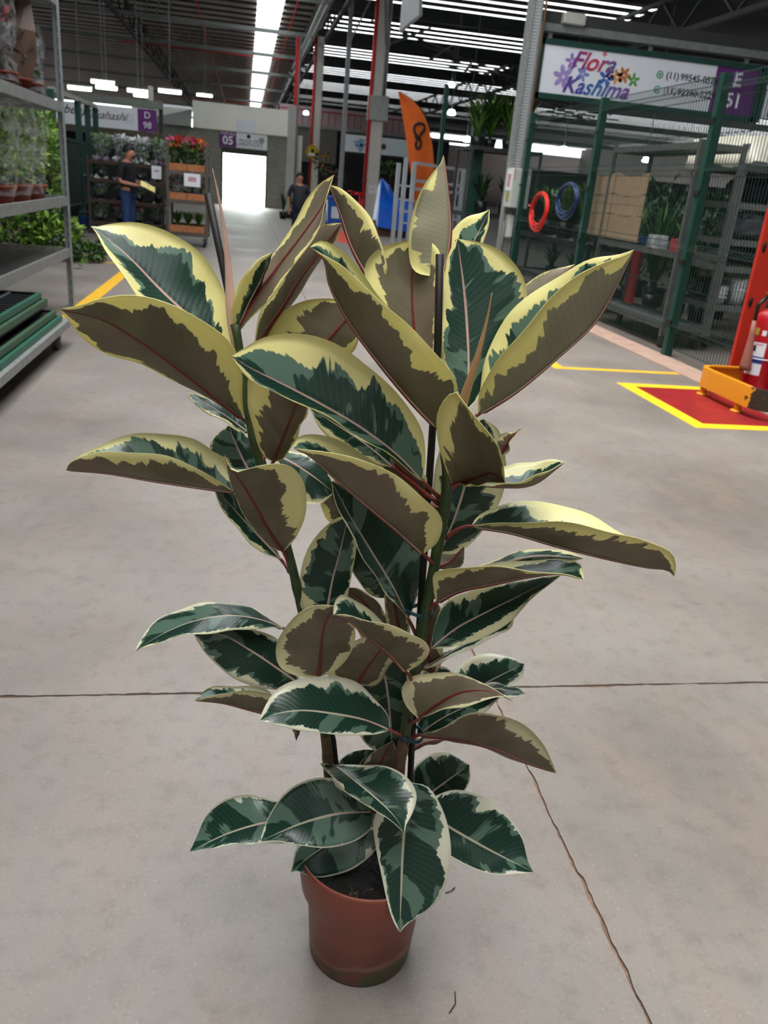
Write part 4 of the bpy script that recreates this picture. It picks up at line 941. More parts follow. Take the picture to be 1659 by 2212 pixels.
# shop sign
SY = 15.5
sg = empty('shop_sign_board', (7.1, SY, 3.66), label='large white shop sign with colourful script and purple end panel', cat='sign')
at(MB().box(5.08, 8.38, SY, SY + 0.08, 3.28, 4.03).build('white_panel', SIGNW), sg)
at(MB().box(8.38, 9.22, SY, SY + 0.08, 3.28, 4.03).build('purple_panel', PURPLE), sg)
for z0, z1 in ((4.03, 4.12), (3.19, 3.28)): at(MB().box(5.0, 9.3, SY - 0.02, SY + 0.12, z0, z1).build('frame_rail', GREENP), sg)
for x0 in (5.0, 9.22): at(MB().box(x0, x0 + 0.08, SY - 0.02, SY + 0.12, 3.19, 4.12).build('frame_stile', GREENP), sg)
def script_mat(name, cols, ax):
    m = bpy.data.materials.new(name); m.use_nodes = True; N = m.node_tree.nodes; L = m.node_tree.links
    tc = N.new('ShaderNodeTexCoord'); sp = N.new('ShaderNodeSeparateXYZ'); rp = N.new('ShaderNodeValToRGB')
    L.new(tc.outputs['Generated'], sp.inputs[0]); L.new(sp.outputs[ax], rp.inputs[0]); L.new(rp.outputs[0], N['Principled BSDF'].inputs['Base Color'])
    el = rp.color_ramp.elements
    for i, c in enumerate(cols):
        e = el[i] if i < 2 else el.new(0.5)
        e.position = i / (len(cols) - 1)
    for i, c in enumerate(cols): el[i].color = srgb(*c)
    return m
SM1 = script_mat('script_ink_a', [(110, 60, 150), (150, 40, 110), (200, 40, 60), (60, 80, 150), (50, 110, 170)], 0)
SM2 = script_mat('script_ink_b', [(90, 50, 140), (60, 70, 160), (40, 110, 170), (130, 60, 150), (150, 50, 120)], 0)
tx(sg, 'Flora', 0.40, (6.0, SY - 0.006, 3.83), SM1, shear=0.42, bold=0.006)
tx(sg, 'Kashima', 0.37, (6.12, SY - 0.008, 3.44), SM2, shear=0.42, bold=0.006)
def flower(par, c, r, n, m, name='painted_flower', ratio=0.42, a0=0.0, y=None, th=0.003):
    b = MB()
    for k in range(n):
        a = a0 + 2 * math.pi * k / n; ca, sa = math.cos(a), math.sin(a); pts = []
        for q in range(10):
            t = 2 * math.pi * q / 10; u = r * (0.55 + 0.45 * math.cos(t)); w = r * ratio * 0.55 * math.sin(t)
            pts.append((c[0] + u * ca - w * sa, c[1], c[2] + u * sa + w * ca))
        b.plate(pts, (0, -1, 0), th)
    return at(b.build(name, m), par)
for cx_, cz_, r_, n_, col_ in ((5.5, 3.56, 0.2, 6, (160, 140, 196)), (5.62, 3.82, 0.13, 5, (150, 110, 180)), (5.85, 3.64, 0.13, 5, (120, 130, 190)), (6.3, 3.62, 0.16, 5, (60, 100, 180)), (6.5, 3.66, 0.13, 5, (220, 150, 60)), (6.62, 3.7, 0.14, 6, (190, 120, 60)), (6.82, 3.64, 0.12, 5, (90, 150, 60)), (6.2, 3.99, 0.05, 5, (200, 60, 90)), (6.35, 3.66, 0.08, 4, (190, 50, 50))):
    flower(sg, (cx_, SY - 0.002, cz_), r_, n_, mat('petal_%d_%d_%d' % col_, col_, 0.6, 0, 0.15, 12), a0=cx_ * 3)
for z, s in ((3.78, '(11) 99545-0524'), (3.54, '(11) 92240-2229')):
    disc(sg, (7.3, SY - 0.004, z), 0.065, mat('chat_green', (60, 150, 90), 0.6), 'phone_icon')
    disc(sg, (7.3, SY - 0.007, z), 0.042, SIGNW, 'phone_icon_ring', 16, 0.003, 0.026)
    tx(sg, s[:4], 0.155, (7.42, SY - 0.004, z), INK, align='LEFT', bold=0.002); tx(sg, s[5:], 0.155, (7.70, SY - 0.004, z), INK, align='LEFT', bold=0.002)
tx(sg, 'E', 0.32, (8.82, SY - 0.004, 3.84), INKW, bold=0.012)
tx(sg, '51', 0.32, (8.82, SY - 0.004, 3.50), INKW, bold=0.012)
sg2 = empty('orchid_sign', (10.5, SY, 3.66), label='white sign with pink orchid next to the purple panel at right edge', cat='sign')
at(MB().box(9.42, 12.5, SY, SY + 0.08, 3.28, 4.03).build('white_panel', SIGNW), sg2)
flower(sg2, (9.72, SY - 0.002, 3.72), 0.26, 5, mat('orchid_pink', (214, 120, 170), 0.6, 0, 0.2, 8), 'painted_orchid', 0.7, 0.3)
flower(sg2, (9.72, SY - 0.005, 3.62), 0.1, 3, mat('orchid_red', (200, 50, 60), 0.6), 'painted_orchid_lip', 0.8, 4.0)
at(MB().box(9.34, 9.42, SY - 0.02, SY + 0.12, 3.19, 4.12).build('frame_stile', GREENP), sg2)
tx(sg2, 'LO', 0.28, (9.72, SY - 0.004, 3.4), INK)
# steel beam over the sign, with small white junction box
bm = empty('steel_beam', (9, SY + 0.1, 4.3), label='grey steel beam above the shop sign', cat='beam')
at(MB().box(4.85, 16, SY + 0.05, SY + 0.25, 4.24, 4.36).build('lower_flange', GREYM), bm)
at(MB().box(4.85, 16, SY + 0.12, SY + 0.16, 4.36, 4.56).build('web', PURD), bm)
for k in range(6): at(MB().bar((5.2 + k * 1.9, SY + 0.15, 4.12), (5.2 + k * 1.9, SY + 0.15, 4.26), 0.06).build('hanger', GREYM), bm)
at(MB().tube([(4.95, SY - 0.05, 0.9), (4.95, SY - 0.05, 4.3)], 0.025, 8).build('drop_pipe', GREYM), bm)
jb = MB().bbox(5.35, 5.75, SY - 0.05, SY + 0.12, 4.36, 4.54, 0.02).build('emergency_light', mat('offwhite_housing', (176, 174, 164), 0.5)); tag(jb, 'small off white housing sitting on the beam above the sign', 'light fitting')
# hose coils hung on the fence
def coil(name, px, py, rx, rz, m, label, turns=5):
    c = PX(px, py, FX - 0.08); e = empty(name, tuple(c), label=label, cat='hose')
    rr = random.Random(px); pts = []
    for i in range(turns * 22):
        th = 2 * math.pi * i / 22
        k = 1 + 0.08 * math.sin(i * 0.31) ; w = 0.03 * math.sin(i * 0.13)
        pts.append((w * 0.7, rx * k * math.cos(th), rz * k * math.sin(th) - 0.05 * (k - 1) * 10 * (math.sin(th) < 0)))
    MB().tube(pts, 0.013, 7).build('hose', m, e)
    MB().tube([(0.0, 0, rz * 0.9), (0.03, 0.02, rz * 1.05), (0.07, 0, rz * 0.95)], 0.006, 6).build('hook', GREENP, e)
    MB().tube([(0.0, rx * .6, -.1), (0.0, rx * 1.2, rz * .2), (0, rx * 1.6, rz * .25)], 0.013, 7).build('hose_end', m, e)
coil('red_hose_coil', 1165, 455, 0.36, 0.26, mat('red_hose', (214, 44, 32), 0.35), 'coiled red garden hose hanging on the wire fence', 6)
coil('blue_hose_coil', 1226, 432, 0.37, 0.22, mat('blue_hose', (28, 52, 92), 0.3), 'coiled dark blue garden hose hanging on the wire fence', 6)

# ================================================================== plants and market goods
LEAFA = mat('leaf_mid_green', (84, 124, 48), 0.45, 0, 0.35, 25)
LEAFB = mat('leaf_light_green', (140, 172, 72), 0.45, 0, 0.3, 25)
LEAFD = mat('leaf_dark_green', (34, 60, 32), 0.45, 0, 0.35, 25)
LEAFG = mat('leaf_grey_green', (168, 186, 120), 0.5, 0, 0.3, 25)
FILM = film()
def blob(mb, c, r, n, size, seed, mats=1, ratio=0.5, up=0.35, shell=0.55, ang=None):
    """n folded leaves filling an ellipsoid"""
    R = random.Random(seed)
    for k in range(n):
        while True:
            d = np.array([R.gauss(0, 1), R.gauss(0, 1), R.gauss(0, 1)]); l = np.linalg.norm(d)
            if l > 1e-3: break
        d /= l
        rr = shell + (1 - shell) * R.random()
        p = np.array(c) + d * np.array(r) * rr
        t = d * 0.7 + np.array([R.uniform(-.6, .6), R.uniform(-.6, .6), R.uniform(-.5, .5) + up]); t /= np.linalg.norm(t)
        s = np.cross(t, np.array([R.uniform(-1, 1), R.uniform(-1, 1), 1.3])); s /= np.linalg.norm(s) + 1e-9
        nn = np.cross(s, t); L_ = size * R.uniform(0.6, 1.3); w = L_ * ratio * 0.5
        a = p; b = p + t * L_ * 0.45 + s * w + nn * w * 0.3; e = p + t * L_ - nn * L_ * 0.15; f = p + t * L_ * 0.45 - s * w + nn * w * 0.3; m = p + t * L_ * 0.5
        mb.add([a, b, e, f, m], [(0, 1, 4), (1, 2, 4), (2, 3, 4), (3, 0, 4)], R.randrange(mats), False)
def blades(mb, c, n, h, spread, seed, w=0.03, mats=1, droop=0.5):
    """long strap leaves rising from c"""
    R = random.Random(seed)
    for k in range(n):
        a = R.uniform(0, 6.283); hh = h * R.uniform(0.6, 1.1); sp = spread * R.uniform(0.3, 1.0)
        d = np.array([math.cos(a), math.sin(a), 0]); s = np.array([-math.sin(a), math.cos(a), 0])
        pts = []
        for i in range(5):
            t = i / 4
            pts.append(np.array(c) + d * sp * t ** 1.5 + np.array([0, 0, hh * (t - droop * t * t * t * 0.6)]))
        vs = []; fs = []
        for i, p in enumerate(pts):
            ww = w * (1 - (i / 4) ** 2 * 0.95) * (0.6 + 0.4 * min(1, i)); vs += [p - s * ww, p + s * ww]
        for i in range(4): fs.append((2 * i, 2 * i + 1, 2 * i + 3, 2 * i + 2))
        mb.add(vs, fs, R.randrange(mats), True)
def bush(name, px, py, Y, rpx, rpy, ry, n, size, seed, label, mats, cat='plant', group=None, stalk=True):
    c = PY(px, py, Y); k = np.linalg.norm(c - CAMP) * 0.97 / FPX
    r = (rpx * k, ry, rpy * k)
    e = empty(name, (c[0], c[1], 0), label=label, cat=cat, group=group)
    b = MB(); blob(b, (0, 0, c[2]), r, n, size, seed, len(mats)); o = b.build('foliage', mats, e); tag(o, kind='stuff')
    if stalk: MB().tube([(0, 0, 0), (0.02, 0, c[2] * 0.5), (0, 0, c[2])], 0.02, 6).build('trunk', STEMB, e)
    return e

# ---- big green bushes behind the left rack
bush('climbing_fig', 55, 300, 13.9, 52, 70, 0.5, 800, 0.12, 1, 'tall light green bush behind the wrapped plants on the left rack', [LEAFA, LEAFB])
bush('climbing_fig', 25, 490, 13.9, 75, 65, 0.6, 1500, 0.13, 2, 'dense green bush under the middle shelf of the left rack', [LEAFA, LEAFB, LEAFD])
bush('climbing_fig', 110, 350, 14.6, 14, 100, 0.3, 420, 0.12, 3, 'narrow leafy column of green beside the rack post', [LEAFA, LEAFB])
bush('climbing_fig', 115, 510, 14.0, 55, 36, 0.5, 800, 0.13, 4, 'low green bush spreading past the foot of the rack post', [LEAFA, LEAFD, LEAFB])
bush('climbing_fig', 185, 545, 14.0, 40, 14, 0.4, 330, 0.12, 5, 'trailing green shoots lying on the floor beside the yellow line', [LEAFA, LEAFD], stalk=False)

# ---- left galvanised rack
SLOT = bpy.data.materials.new('slotted_angle'); SLOT.use_nodes = True
_N = SLOT.node_tree.nodes; _L = SLOT.node_tree.links; _b = _N['Principled BSDF']
_tc = _N.new('ShaderNodeTexCoord'); _mp = _N.new('ShaderNodeMapping'); _mp.inputs['Rotation'].default_value = (math.pi / 2, 0, 0)
_br = _N.new('ShaderNodeTexBrick'); _br.offset = 0.0; _br.inputs['Scale'].default_value = 1.0; _br.inputs['Brick Width'].default_value = 0.06; _br.inputs['Row Height'].default_value = 0.1; _br.inputs['Mortar Size'].default_value = 0.022
_br.inputs['Color1'].default_value = srgb(64, 70, 74); _br.inputs['Color2'].default_value = srgb(70, 74, 78); _br.inputs['Mortar'].default_value = srgb(140, 146, 146)
_L.new(_tc.outputs['Object'], _mp.inputs[0]); _L.new(_mp.outputs[0], _br.inputs['Vector']); _L.new(_br.outputs['Color'], _b.inputs['Base Color']); _b.inputs['Roughness'].default_value = 0.45; _b.inputs['Metallic'].default_value = 0.2
RX = -1.82
rack = empty('plant_rack', (-2.4, 7.5, 0), label='tall galvanised slotted steel plant rack at the left edge', cat='rack')
for (x, y) in ((RX, 9.5), (-2.95, 9.5), (RX, 4.4), (-2.95, 4.4)):
    at(MB().box(x, x + 0.012, y - 0.07, y, 0, 3.3).box(x - 0.055, x, y - 0.012, y, 0, 3.3).build('slotted_post', SLOT), rack)
for z in (0.57, 1.085, 1.965, 2.89):
    for q in ((RX - 0.03, RX, 4.43, 9.43), (-2.95, -2.92, 4.43, 9.43), (-2.95, RX, 9.43, 9.46), (-2.95, RX, 4.4, 4.43)): at(MB().box(*q, z - 0.045, z + 0.045).build('shelf_rail', GALV), rack)
    b = MB()
    if z < 1: 
        for k in range(64): b.bar((-2.92, 4.5 + k * 0.077, z), (RX - 0.03, 4.5 + k * 0.077, z), 0.012)
        tag(at(b.build('wire_deck', GREYM), rack), kind='stuff')
    else: at(b.box(-2.92, RX - 0.03, 4.43, 9.43, z - 0.01, z + 0.004).build('shelf_deck', GREYM), rack)
# potted bushy plants in clear sleeves on the middle shelf
def sleeved(name, px, py, X, h, r, seed, label, mats, group, potc=TERRA, z=None, n=170, ls=0.06, potw=0.13, poth=0.13, sl=True):
    c = PX(px, py, X); z = c[2] if z is None else z
    e = empty(name, (X, c[1], z), label=label, cat='plant', group=group)
    MB().lathe([(potw * 0.72, 0), (potw, poth), (potw * 1.06, poth), (potw * 1.06, poth + 0.02), (potw * 0.9, poth + 0.02), (potw * 0.85, poth - 0.02)], (0, 0, 0), 18).build('pot', potc, e)
    b = MB(); blob(b, (0, 0, poth + h * 0.5), (r, r, h * 0.5), n, ls, seed, len(mats), 0.6, shell=0.25); tag(b.build('foliage', mats, e), kind='stuff')
    if sl:
        b = MB(); R = random.Random(seed); prof = [(potw * 1.02, poth * 0.5), (r * 0.95, poth + h * 0.35), (r * 1.2, poth + h * 0.8), (r * 1.05, poth + h * 1.12)]
        b.lathe(prof, (0, 0, 0), 14, cap0=False, cap1=False)
        b.v = [(x + R.uniform(-.02, .02), y + R.uniform(-.02, .02), zz) for x, y, zz in b.v]
        b.build('clear_sleeve', FILM, e)
    return e
GM = 'sleeved plants on the middle shelf of the left rack'
lab = ['leftmost sleeved bushy plant on the middle shelf', 'second sleeved bushy plant on the middle shelf', 'sleeved bushy plant nearest the rack post on the middle shelf', 'sleeved bushy plant half hidden at the back of the middle shelf']
for k, (X, Y, h, r) in enumerate(((-2.08, 7.95, 0.6, 0.17), (-2.06, 8.45, 0.66, 0.17), (-2.04, 8.95, 0.62, 0.16), (-2.5, 8.5, 0.6, 0.18))):
    e = sleeved('sleeved_plant', 50, 430, -2.1, h, r, 30 + k, lab[k], [LEAFG, LEAFB, LEAFA], GM, n=330, ls=0.055)
    e.location = (X, Y, 1.090)
# wrapped anthuriums on the top shelf
GT = 'wrapped flowers on the top shelf of the left rack'
BROWNP = mat('brown_paper_film', (104, 84, 72), 0.4, 0, 0.25, 5, alpha=0.88)
PINKF = mat('coral_flower', (204, 72, 88), 0.4, 0, 0.15, 9)
for k, (X, Y, h) in enumerate(((-2.06, 8.12, 0.5), (-2.07, 8.68, 0.56), (-2.08, 9.16, 0.46))):
    e = sleeved('wrapped_flower', 50, 200, -2.1, h, 0.15, 50 + k, ['wrapped pot with coral pink flowers on the top shelf', 'plant in pointed brown paper wrap on the top shelf', 'clear wrapped dark leaved plant nearest the post on the top shelf'][k], [LEAFD, mat('wine_leaf', (58, 30, 34), 0.5)], GT, potc=mat('red_brown_pot', (122, 50, 34), 0.5), z=1.95, n=60, ls=0.12, potw=0.15, poth=0.1, sl=(k != 1))
    e.location = (X, Y, 2.012)
    if k == 1:
        b = MB(); R = random.Random(9)
        b.lathe([(0.13, 0.06), (0.2, 0.3), (0.19, 0.5), (0.04, 0.86)], (0.0, 0, 0), 9, cap0=False, cap1=False, smooth=False)
        b.v = [(x + R.uniform(-.035, .035) + (0.1 if z > 0.7 else 0), y + R.uniform(-.035, .035) + (0.12 if z > 0.7 else 0), z) for x, y, z in b.v]
        b.build('paper_wrap', BROWNP, e)
    if k == 0:
        for j in range(3):
            b = MB(); blob(b, (0.02 * j, -0.05 + 0.06 * j, 0.48 + 0.03 * j), (0.05, 0.05, 0.03), 9, 0.08, 70 + j, 1, 0.8); b.build('flower', PINKF, e)
    tr = MB().bbox(X - 0.24, X + 0.2, Y - 0.23, Y + 0.23, 1.970, 2.012, 0.008).build('shelf_tray', BLACKP); tag(tr, ['black tray under the coral flowers', 'black tray under the brown paper wrap', 'black tray nearest the post on the top shelf'][k], 'tray', 'black trays on the top shelf')

# ---- dolly with stacked green trays
dl = empty('dolly', (-2.0, 6.2, 0), label='low galvanised dolly carrying stacked green trays', cat='dolly')
at(MB().box(-2.62, -1.46, 4.6, 4.66, 0.16, 0.22).build('end_rail', GALV), dl); at(MB().box(-2.62, -1.46, 7.42, 7.48, 0.16, 0.22).build('end_rail', GALV), dl)
at(MB().box(-1.52, -1.46, 4.66, 7.42, 0.16, 0.22).build('side_rail', GALV), dl)
at(MB().box(-2.62, -2.56, 4.66, 7.42, 0.16, 0.22).build('side_rail', GALV), dl)
at(MB().box(-2.56, -1.52, 4.66, 7.42, 0.195, 0.215).build('deck', GREYM), dl)
WHE = mat('wheel_rubber', (86, 76, 68), 0.8, 0, 0.2, 20)
for (x, y) in ((-1.54, 7.2), (-2.5, 7.2), (-1.54, 4.9), (-2.5, 4.9)):
    w = MB().tube([(x - 0.025, y, 0.082), (x + 0.025, y, 0.082)], 0.08, 18, smooth=False); w = at(w.build('caster_wheel', WHE), dl)
    h = MB().tube([(x - 0.032, y, 0.082), (x + 0.032, y, 0.082)], 0.03, 12, smooth=False).build('hub', GREYM); h.parent = w
    at(MB().box(x - 0.038, x - 0.03, y - 0.03, y + 0.03, 0.07, 0.165).box(x + 0.03, x + 0.038, y - 0.03, y + 0.03, 0.07, 0.165).box(x - 0.038, x + 0.038, y - 0.03, y + 0.03, 0.162, 0.17).build('fork', GALV), dl)
GRT = mat('green_tray_edge', (30, 92, 72), 0.45, 0, 0.1, 10); GRT2 = mat('olive_tray_edge', (52, 84, 58), 0.5, 0, 0.1, 10)
for k, (x1, y1, z, m, dzz) in enumerate(((-1.50, 7.30, 0.222, GRT, 0), (-1.53, 7.22, 0.276, GRT2, 0), (-1.62, 7.34, 0.330, BLACKP, 0), (-1.57, 7.12, 0.384, GRT2, 0), (-1.60, 7.05, 0.438, GRT, 0))):
    e = empty('plant_tray', (x1 - 0.5, y1 - 1.0, z), label=['bottom green tray resting on the dolly deck', 'second tray from the bottom with olive edge', 'black tray in the middle of the dolly stack', 'olive edged tray second from the top', 'top green edged tray of the dolly stack'][k], cat='tray', group='trays stacked on the dolly')
    at(MB().box(x1 - 0.03, x1, y1 - 1.9, y1, z, z + 0.045).build('edge', m), e)
    at(MB().box(x1 - 0.95, x1 - 0.92, y1 - 1.9, y1, z, z + 0.045).build('edge', m), e)
    at(MB().box(x1 - 0.92, x1 - 0.03, y1 - 0.03, y1, z, z + 0.045).build('end_edge', BLACKP), e)
    at(MB().box(x1 - 0.92, x1 - 0.03, y1 - 1.9, y1 - 1.87, z, z + 0.045).build('end_edge', BLACKP), e)
    if k == 4:
        for j in range(18): at(MB().box(x1 - 0.92, x1 - 0.03, y1 - 0.12 - j * 0.1, y1 - 0.08 - j * 0.1, z + 0.012, z + 0.03).build('slat', BLACKP), e)
        for j in range(4): at(MB().box(x1 - 0.25 - j * 0.2, x1 - 0.22 - j * 0.2, y1 - 1.87, y1 - 0.03, z + 0.03, z + 0.04).build('rib', mat('grey_rib', (92, 98, 104), 0.5)), e)
    else: at(MB().box(x1 - 0.92, x1 - 0.03, y1 - 1.87, y1 - 0.03, z + 0.01, z + 0.03).build('base', BLACKP), e)

# ---- floor markings
def fmark(name, poly, m, label, z=0.0015):
    o = MB().prism(poly, 0.0002, z).build(name, m); return tag(o, label, 'floor marking')
fmark('yellow_line', [(-1.84, 4.5), (-1.68, 4.5), (-1.64, 13.4), (-1.80, 13.4)], YELP, 'long yellow floor line running past the left rack')
fmark('yellow_line', [(-4.5, 13.95), (-1.55, 13.95), (-1.55, 14.07), (-4.5, 14.07)], YELP, 'thin yellow floor line across in front of the trailing shoots')
fmark('yellow_line', [(3.03, 7.52), (4.7, 7.56), (4.7, 7.66), (3.15, 7.62), (3.13, 9.6), (3.03, 9.6)], YELP, 'bent yellow floor line on the right near the fence')
ym = mat('bright_yellow_paint', (240, 196, 34), 0.55, 0, 0.06, 8)
e = empty('fire_point_marking', (4.5, 6.3, 0), label='red floor square with yellow border under the fire extinguisher', cat='floor marking')
x0, x1, y0, y1, w = 3.45, 6.2, 5.55, 7.02, 0.13
at(MB().prism([(x0, y0), (x1, y0), (x1, y0 + w), (x0 + w, y0 + w)], 0.0002, 0.002).build('border', ym), e)
at(MB().prism([(x0, y0), (x0 + w, y0 + w), (x0 + w, y1 - w), (x0, y1)], 0.0002, 0.002).build('border', ym), e)
at(MB().prism([(x0, y1), (x0 + w, y1 - w), (x1, y1 - w), (x1, y1)], 0.0002, 0.002).build('border', ym), e)
at(MB().prism([(x0 + w, y0 + w), (x1, y0 + w), (x1, y1 - w), (x0 + w, y1 - w)], 0.0002, 0.0015).build('red_field', mat('red_floor_paint', (146, 32, 34), 0.45, 0, 0.15, 5)), e)
fmark('red_floor_patch', [tuple(G(730, 498)[:2]), tuple(G(728, 522)[:2]), tuple(G(790, 532)[:2]), tuple(G(790, 505)[:2])], mat('orange_red_paint', (206, 66, 36), 0.6), 'orange red floor patch beside the blue bin')

# ---- yellow guard rail with feet
gd = empty('guard_rail', (4.5, 6.3, 0), label='yellow bent steel guard around the fire extinguisher, scuffed black', cat='guard rail')
def guard_mat():
    m = bpy.data.materials.new('scuffed_yellow'); m.use_nodes = True; N = m.node_tree.nodes; L = m.node_tree.links; b = N['Principled BSDF']
    tc = N.new('ShaderNodeTexCoord'); nz = N.new('ShaderNodeTexNoise'); nz.inputs['Scale'].default_value = 16; nz.inputs['Detail'].default_value = 5; nz.inputs['Roughness'].default_value = 0.65
    L.new(tc.outputs['Object'], nz.inputs['Vector']); sp = N.new('ShaderNodeSeparateXYZ'); L.new(tc.outputs['Object'], sp.inputs[0])
    a = N.new('ShaderNodeMapRange'); a.inputs[1].default_value = 6.15; a.inputs[2].default_value = 5.8; a.inputs[3].default_value = -0.35; a.inputs[4].default_value = 0.3; L.new(sp.outputs[1], a.inputs[0])
    s = N.new('ShaderNodeMath'); L.new(nz.outputs['Fac'], s.inputs[0]); L.new(a.outputs[0], s.inputs[1])
    r = N.new('ShaderNodeMapRange'); r.inputs[1].default_value = 0.5; r.inputs[2].default_value = 0.53; L.new(s.outputs[0], r.inputs[0])
    mx = N.new('ShaderNodeMix'); mx.data_type = 'RGBA'; mx.inputs[6].default_value = srgb(226, 150, 24); mx.inputs[7].default_value = srgb(44, 40, 36)
    L.new(r.outputs[0], mx.inputs[0]); L.new(mx.outputs[2], b.inputs['Base Color']); b.inputs['Roughness'].default_value = 0.4
    return m
GY = guard_mat()
path = [(5.6, 6.84), (4.28, 6.84)] + [(4.28 - 0.18 * math.sin(t), 6.66 + 0.18 * math.cos(t)) for t in (0.4, 0.8, 1.2)] + [(4.1, 6.6), (4.1, 5.98)] + [(4.28 - 0.18 * math.cos(t), 5.98 - 0.18 * math.sin(t)) for t in (0.4, 0.8, 1.2, 1.57)] + [(5.6, 5.8)]
b = MB(); vs = []; fs = []; n = len(path)
for i, (x, y) in enumerate(path):
    tx_, ty_ = path[min(i + 1, n - 1)][0] - path[max(i - 1, 0)][0], path[min(i + 1, n - 1)][1] - path[max(i - 1, 0)][1]
    l = math.hypot(tx_, ty_); nx, ny = -ty_ / l, tx_ / l
    for off, z in ((0.0, 0.08), (0.0, 0.25), (0.045, 0.25), (0.045, 0.235), (0.008, 0.235), (0.008, 0.08)): vs.append((x + nx * off, y + ny * off, z))
for i in range(n - 1):
    for q in range(6): fs.append((i * 6 + q, i * 6 + (q + 1) % 6, i * 6 + 6 + (q + 1) % 6, i * 6 + 6 + q))
b.add(vs, fs); at(b.build('band', GY), gd)
GYP = mat('guard_yellow', (226, 150, 24), 0.4, 0, 0.06, 6)
for (x, y) in ((4.15, 6.7), (4.14, 6.12), (4.9, 5.85), (4.9, 6.78)):
    at(MB().tube([(x, y, 0.01), (x, y, 0.1)], 0.03, 12).build('leg', GYP), gd)
    at(MB().lathe([(0.055, 0.002), (0.055, 0.014), (0.03, 0.02)], (x, y, 0), 16).build('foot', GYP), gd)
# ---- fire extinguisher with horn
EX, EY = 4.50, 6.50
ex = empty('fire_extinguisher', (EX, EY, 0.002), label='red fire extinguisher with horn and labels inside the yellow guard', cat='fire extinguisher')
ERED = mat('extinguisher_red', (176, 22, 34), 0.3, 0, 0.05, 6)
MB().lathe([(0.125, 0.0), (0.13, 0.01), (0.13, 0.66), (0.125, 0.70), (0.105, 0.755), (0.07, 0.785), (0.032, 0.80)], (0, 0, 0.02), 28).build('cylinder', ERED, ex)
MB().lathe([(0.132, 0.0), (0.132, 0.04)], (0, 0, 0.0), 28).build('base_ring', BLACKP, ex)
MB().lathe([(0.03, 0.81), (0.035, 0.83), (0.03, 0.87), (0.02, 0.89)], (0, 0, 0), 14).build('valve', mat('brass', (190, 140, 60), 0.35, 0.8), ex)
MB().bar((-0.08, 0, 0.90), (0.05, 0, 0.88), 0.03, 0.015).bar((-0.1, 0, 0.95), (0.04, 0, 0.90), 0.03, 0.012).build('handle', mat('brass', (190, 140, 60)), ex)
MB().tube([(-0.02, 0, 0.87), (-0.12, -0.06, 0.93), (-0.2, -0.07, 0.85), (-0.19, -0.06, 0.72)], 0.017, 8).build('hose', BLACKP, ex)
MB().tube([(-0.19, -0.06, 0.72), (-0.185, -0.065, 0.6), (-0.175, -0.07, 0.34), (-0.17, -0.07, 0.3)], [0.018, 0.024, 0.048, 0.052], 14).build('horn', mat('brown_horn', (150, 96, 84), 0.5), ex)
def wrap(r, z0, z1, a0, a1, m, name, n=10):
    b = MB(); vs = []; fs = []
    for i in range(n + 1):
        a = a0 + (a1 - a0) * i / n
        for z in (z0, z1): vs.append((r * math.cos(a), r * math.sin(a), z))
    for i in range(n): fs.append((2 * i, 2 * i + 2, 2 * i + 3, 2 * i + 1))
    b.add(vs, fs, 0, True); return b.build(name, m, ex)
A0 = math.atan2(-EY, -EX)
wrap(0.1315, 0.42, 0.54, A0 - 0.95, A0 + 0.15, SIGNW, 'paper_label'); wrap(0.1322, 0.46, 0.51, A0 - 0.85, A0 - 0.45, INK, 'label_mark')
wrap(0.1322, 0.515, 0.53, A0 - 0.6, A0 - 0.05, mat('faint_red_print', (196, 150, 160)), 'label_mark')
wrap(0.1315, 0.36, 0.42, A0 - 0.95, A0 + 0.15, mat('blue_band', (40, 60, 140), 0.5), 'blue_label')
wrap(0.1315, 0.26, 0.36, A0 - 0.95, A0 + 0.15, SIGNW, 'paper_label')
wrap(0.1315, 0.60, 0.66, A0 - 0.8, A0 - 0.5, mat('ochre_label', (170, 150, 40)), 'yellow_sticker'); wrap(0.1315, 0.60, 0.645, A0 - 0.3, A0 - 0.02, SIGNW, 'white_sticker')
MB().tube([(0.134 * math.cos(t), 0.134 * math.sin(t), 0.40) for t in [2 * math.pi * k / 28 for k in range(28)]], 0.006, 6, closed=True).build('white_strap', SIGNW, ex)
rp = empty('red_stand', (4.61, 6.95, 0), label='red slotted steel panel standing behind the fire extinguisher', cat='stand')
MB().box(-0.10, 0.10, -0.02, 0.02, 0, 1.9).build('panel', mat('stand_red', (186, 44, 28), 0.5, 0, 0.08, 4), rp)
for z in (0.82, 1.3): MB().lathe([(0.03, 0), (0.03, 0.004)], (0, 0, 0), 12).build('slot_hole', BLACKP, rp).matrix_local = Matrix.Translation((-0.06, -0.021, z)) @ Matrix.Rotation(math.pi / 2, 4, 'X') @ Matrix.Diagonal((0.6, 1.6, 1, 1))
MB().box(-0.1, 0.1, -0.1, 0.1, 0.002, 0.012).build('foot', mat('stand_red', (186, 44, 28)), rp)

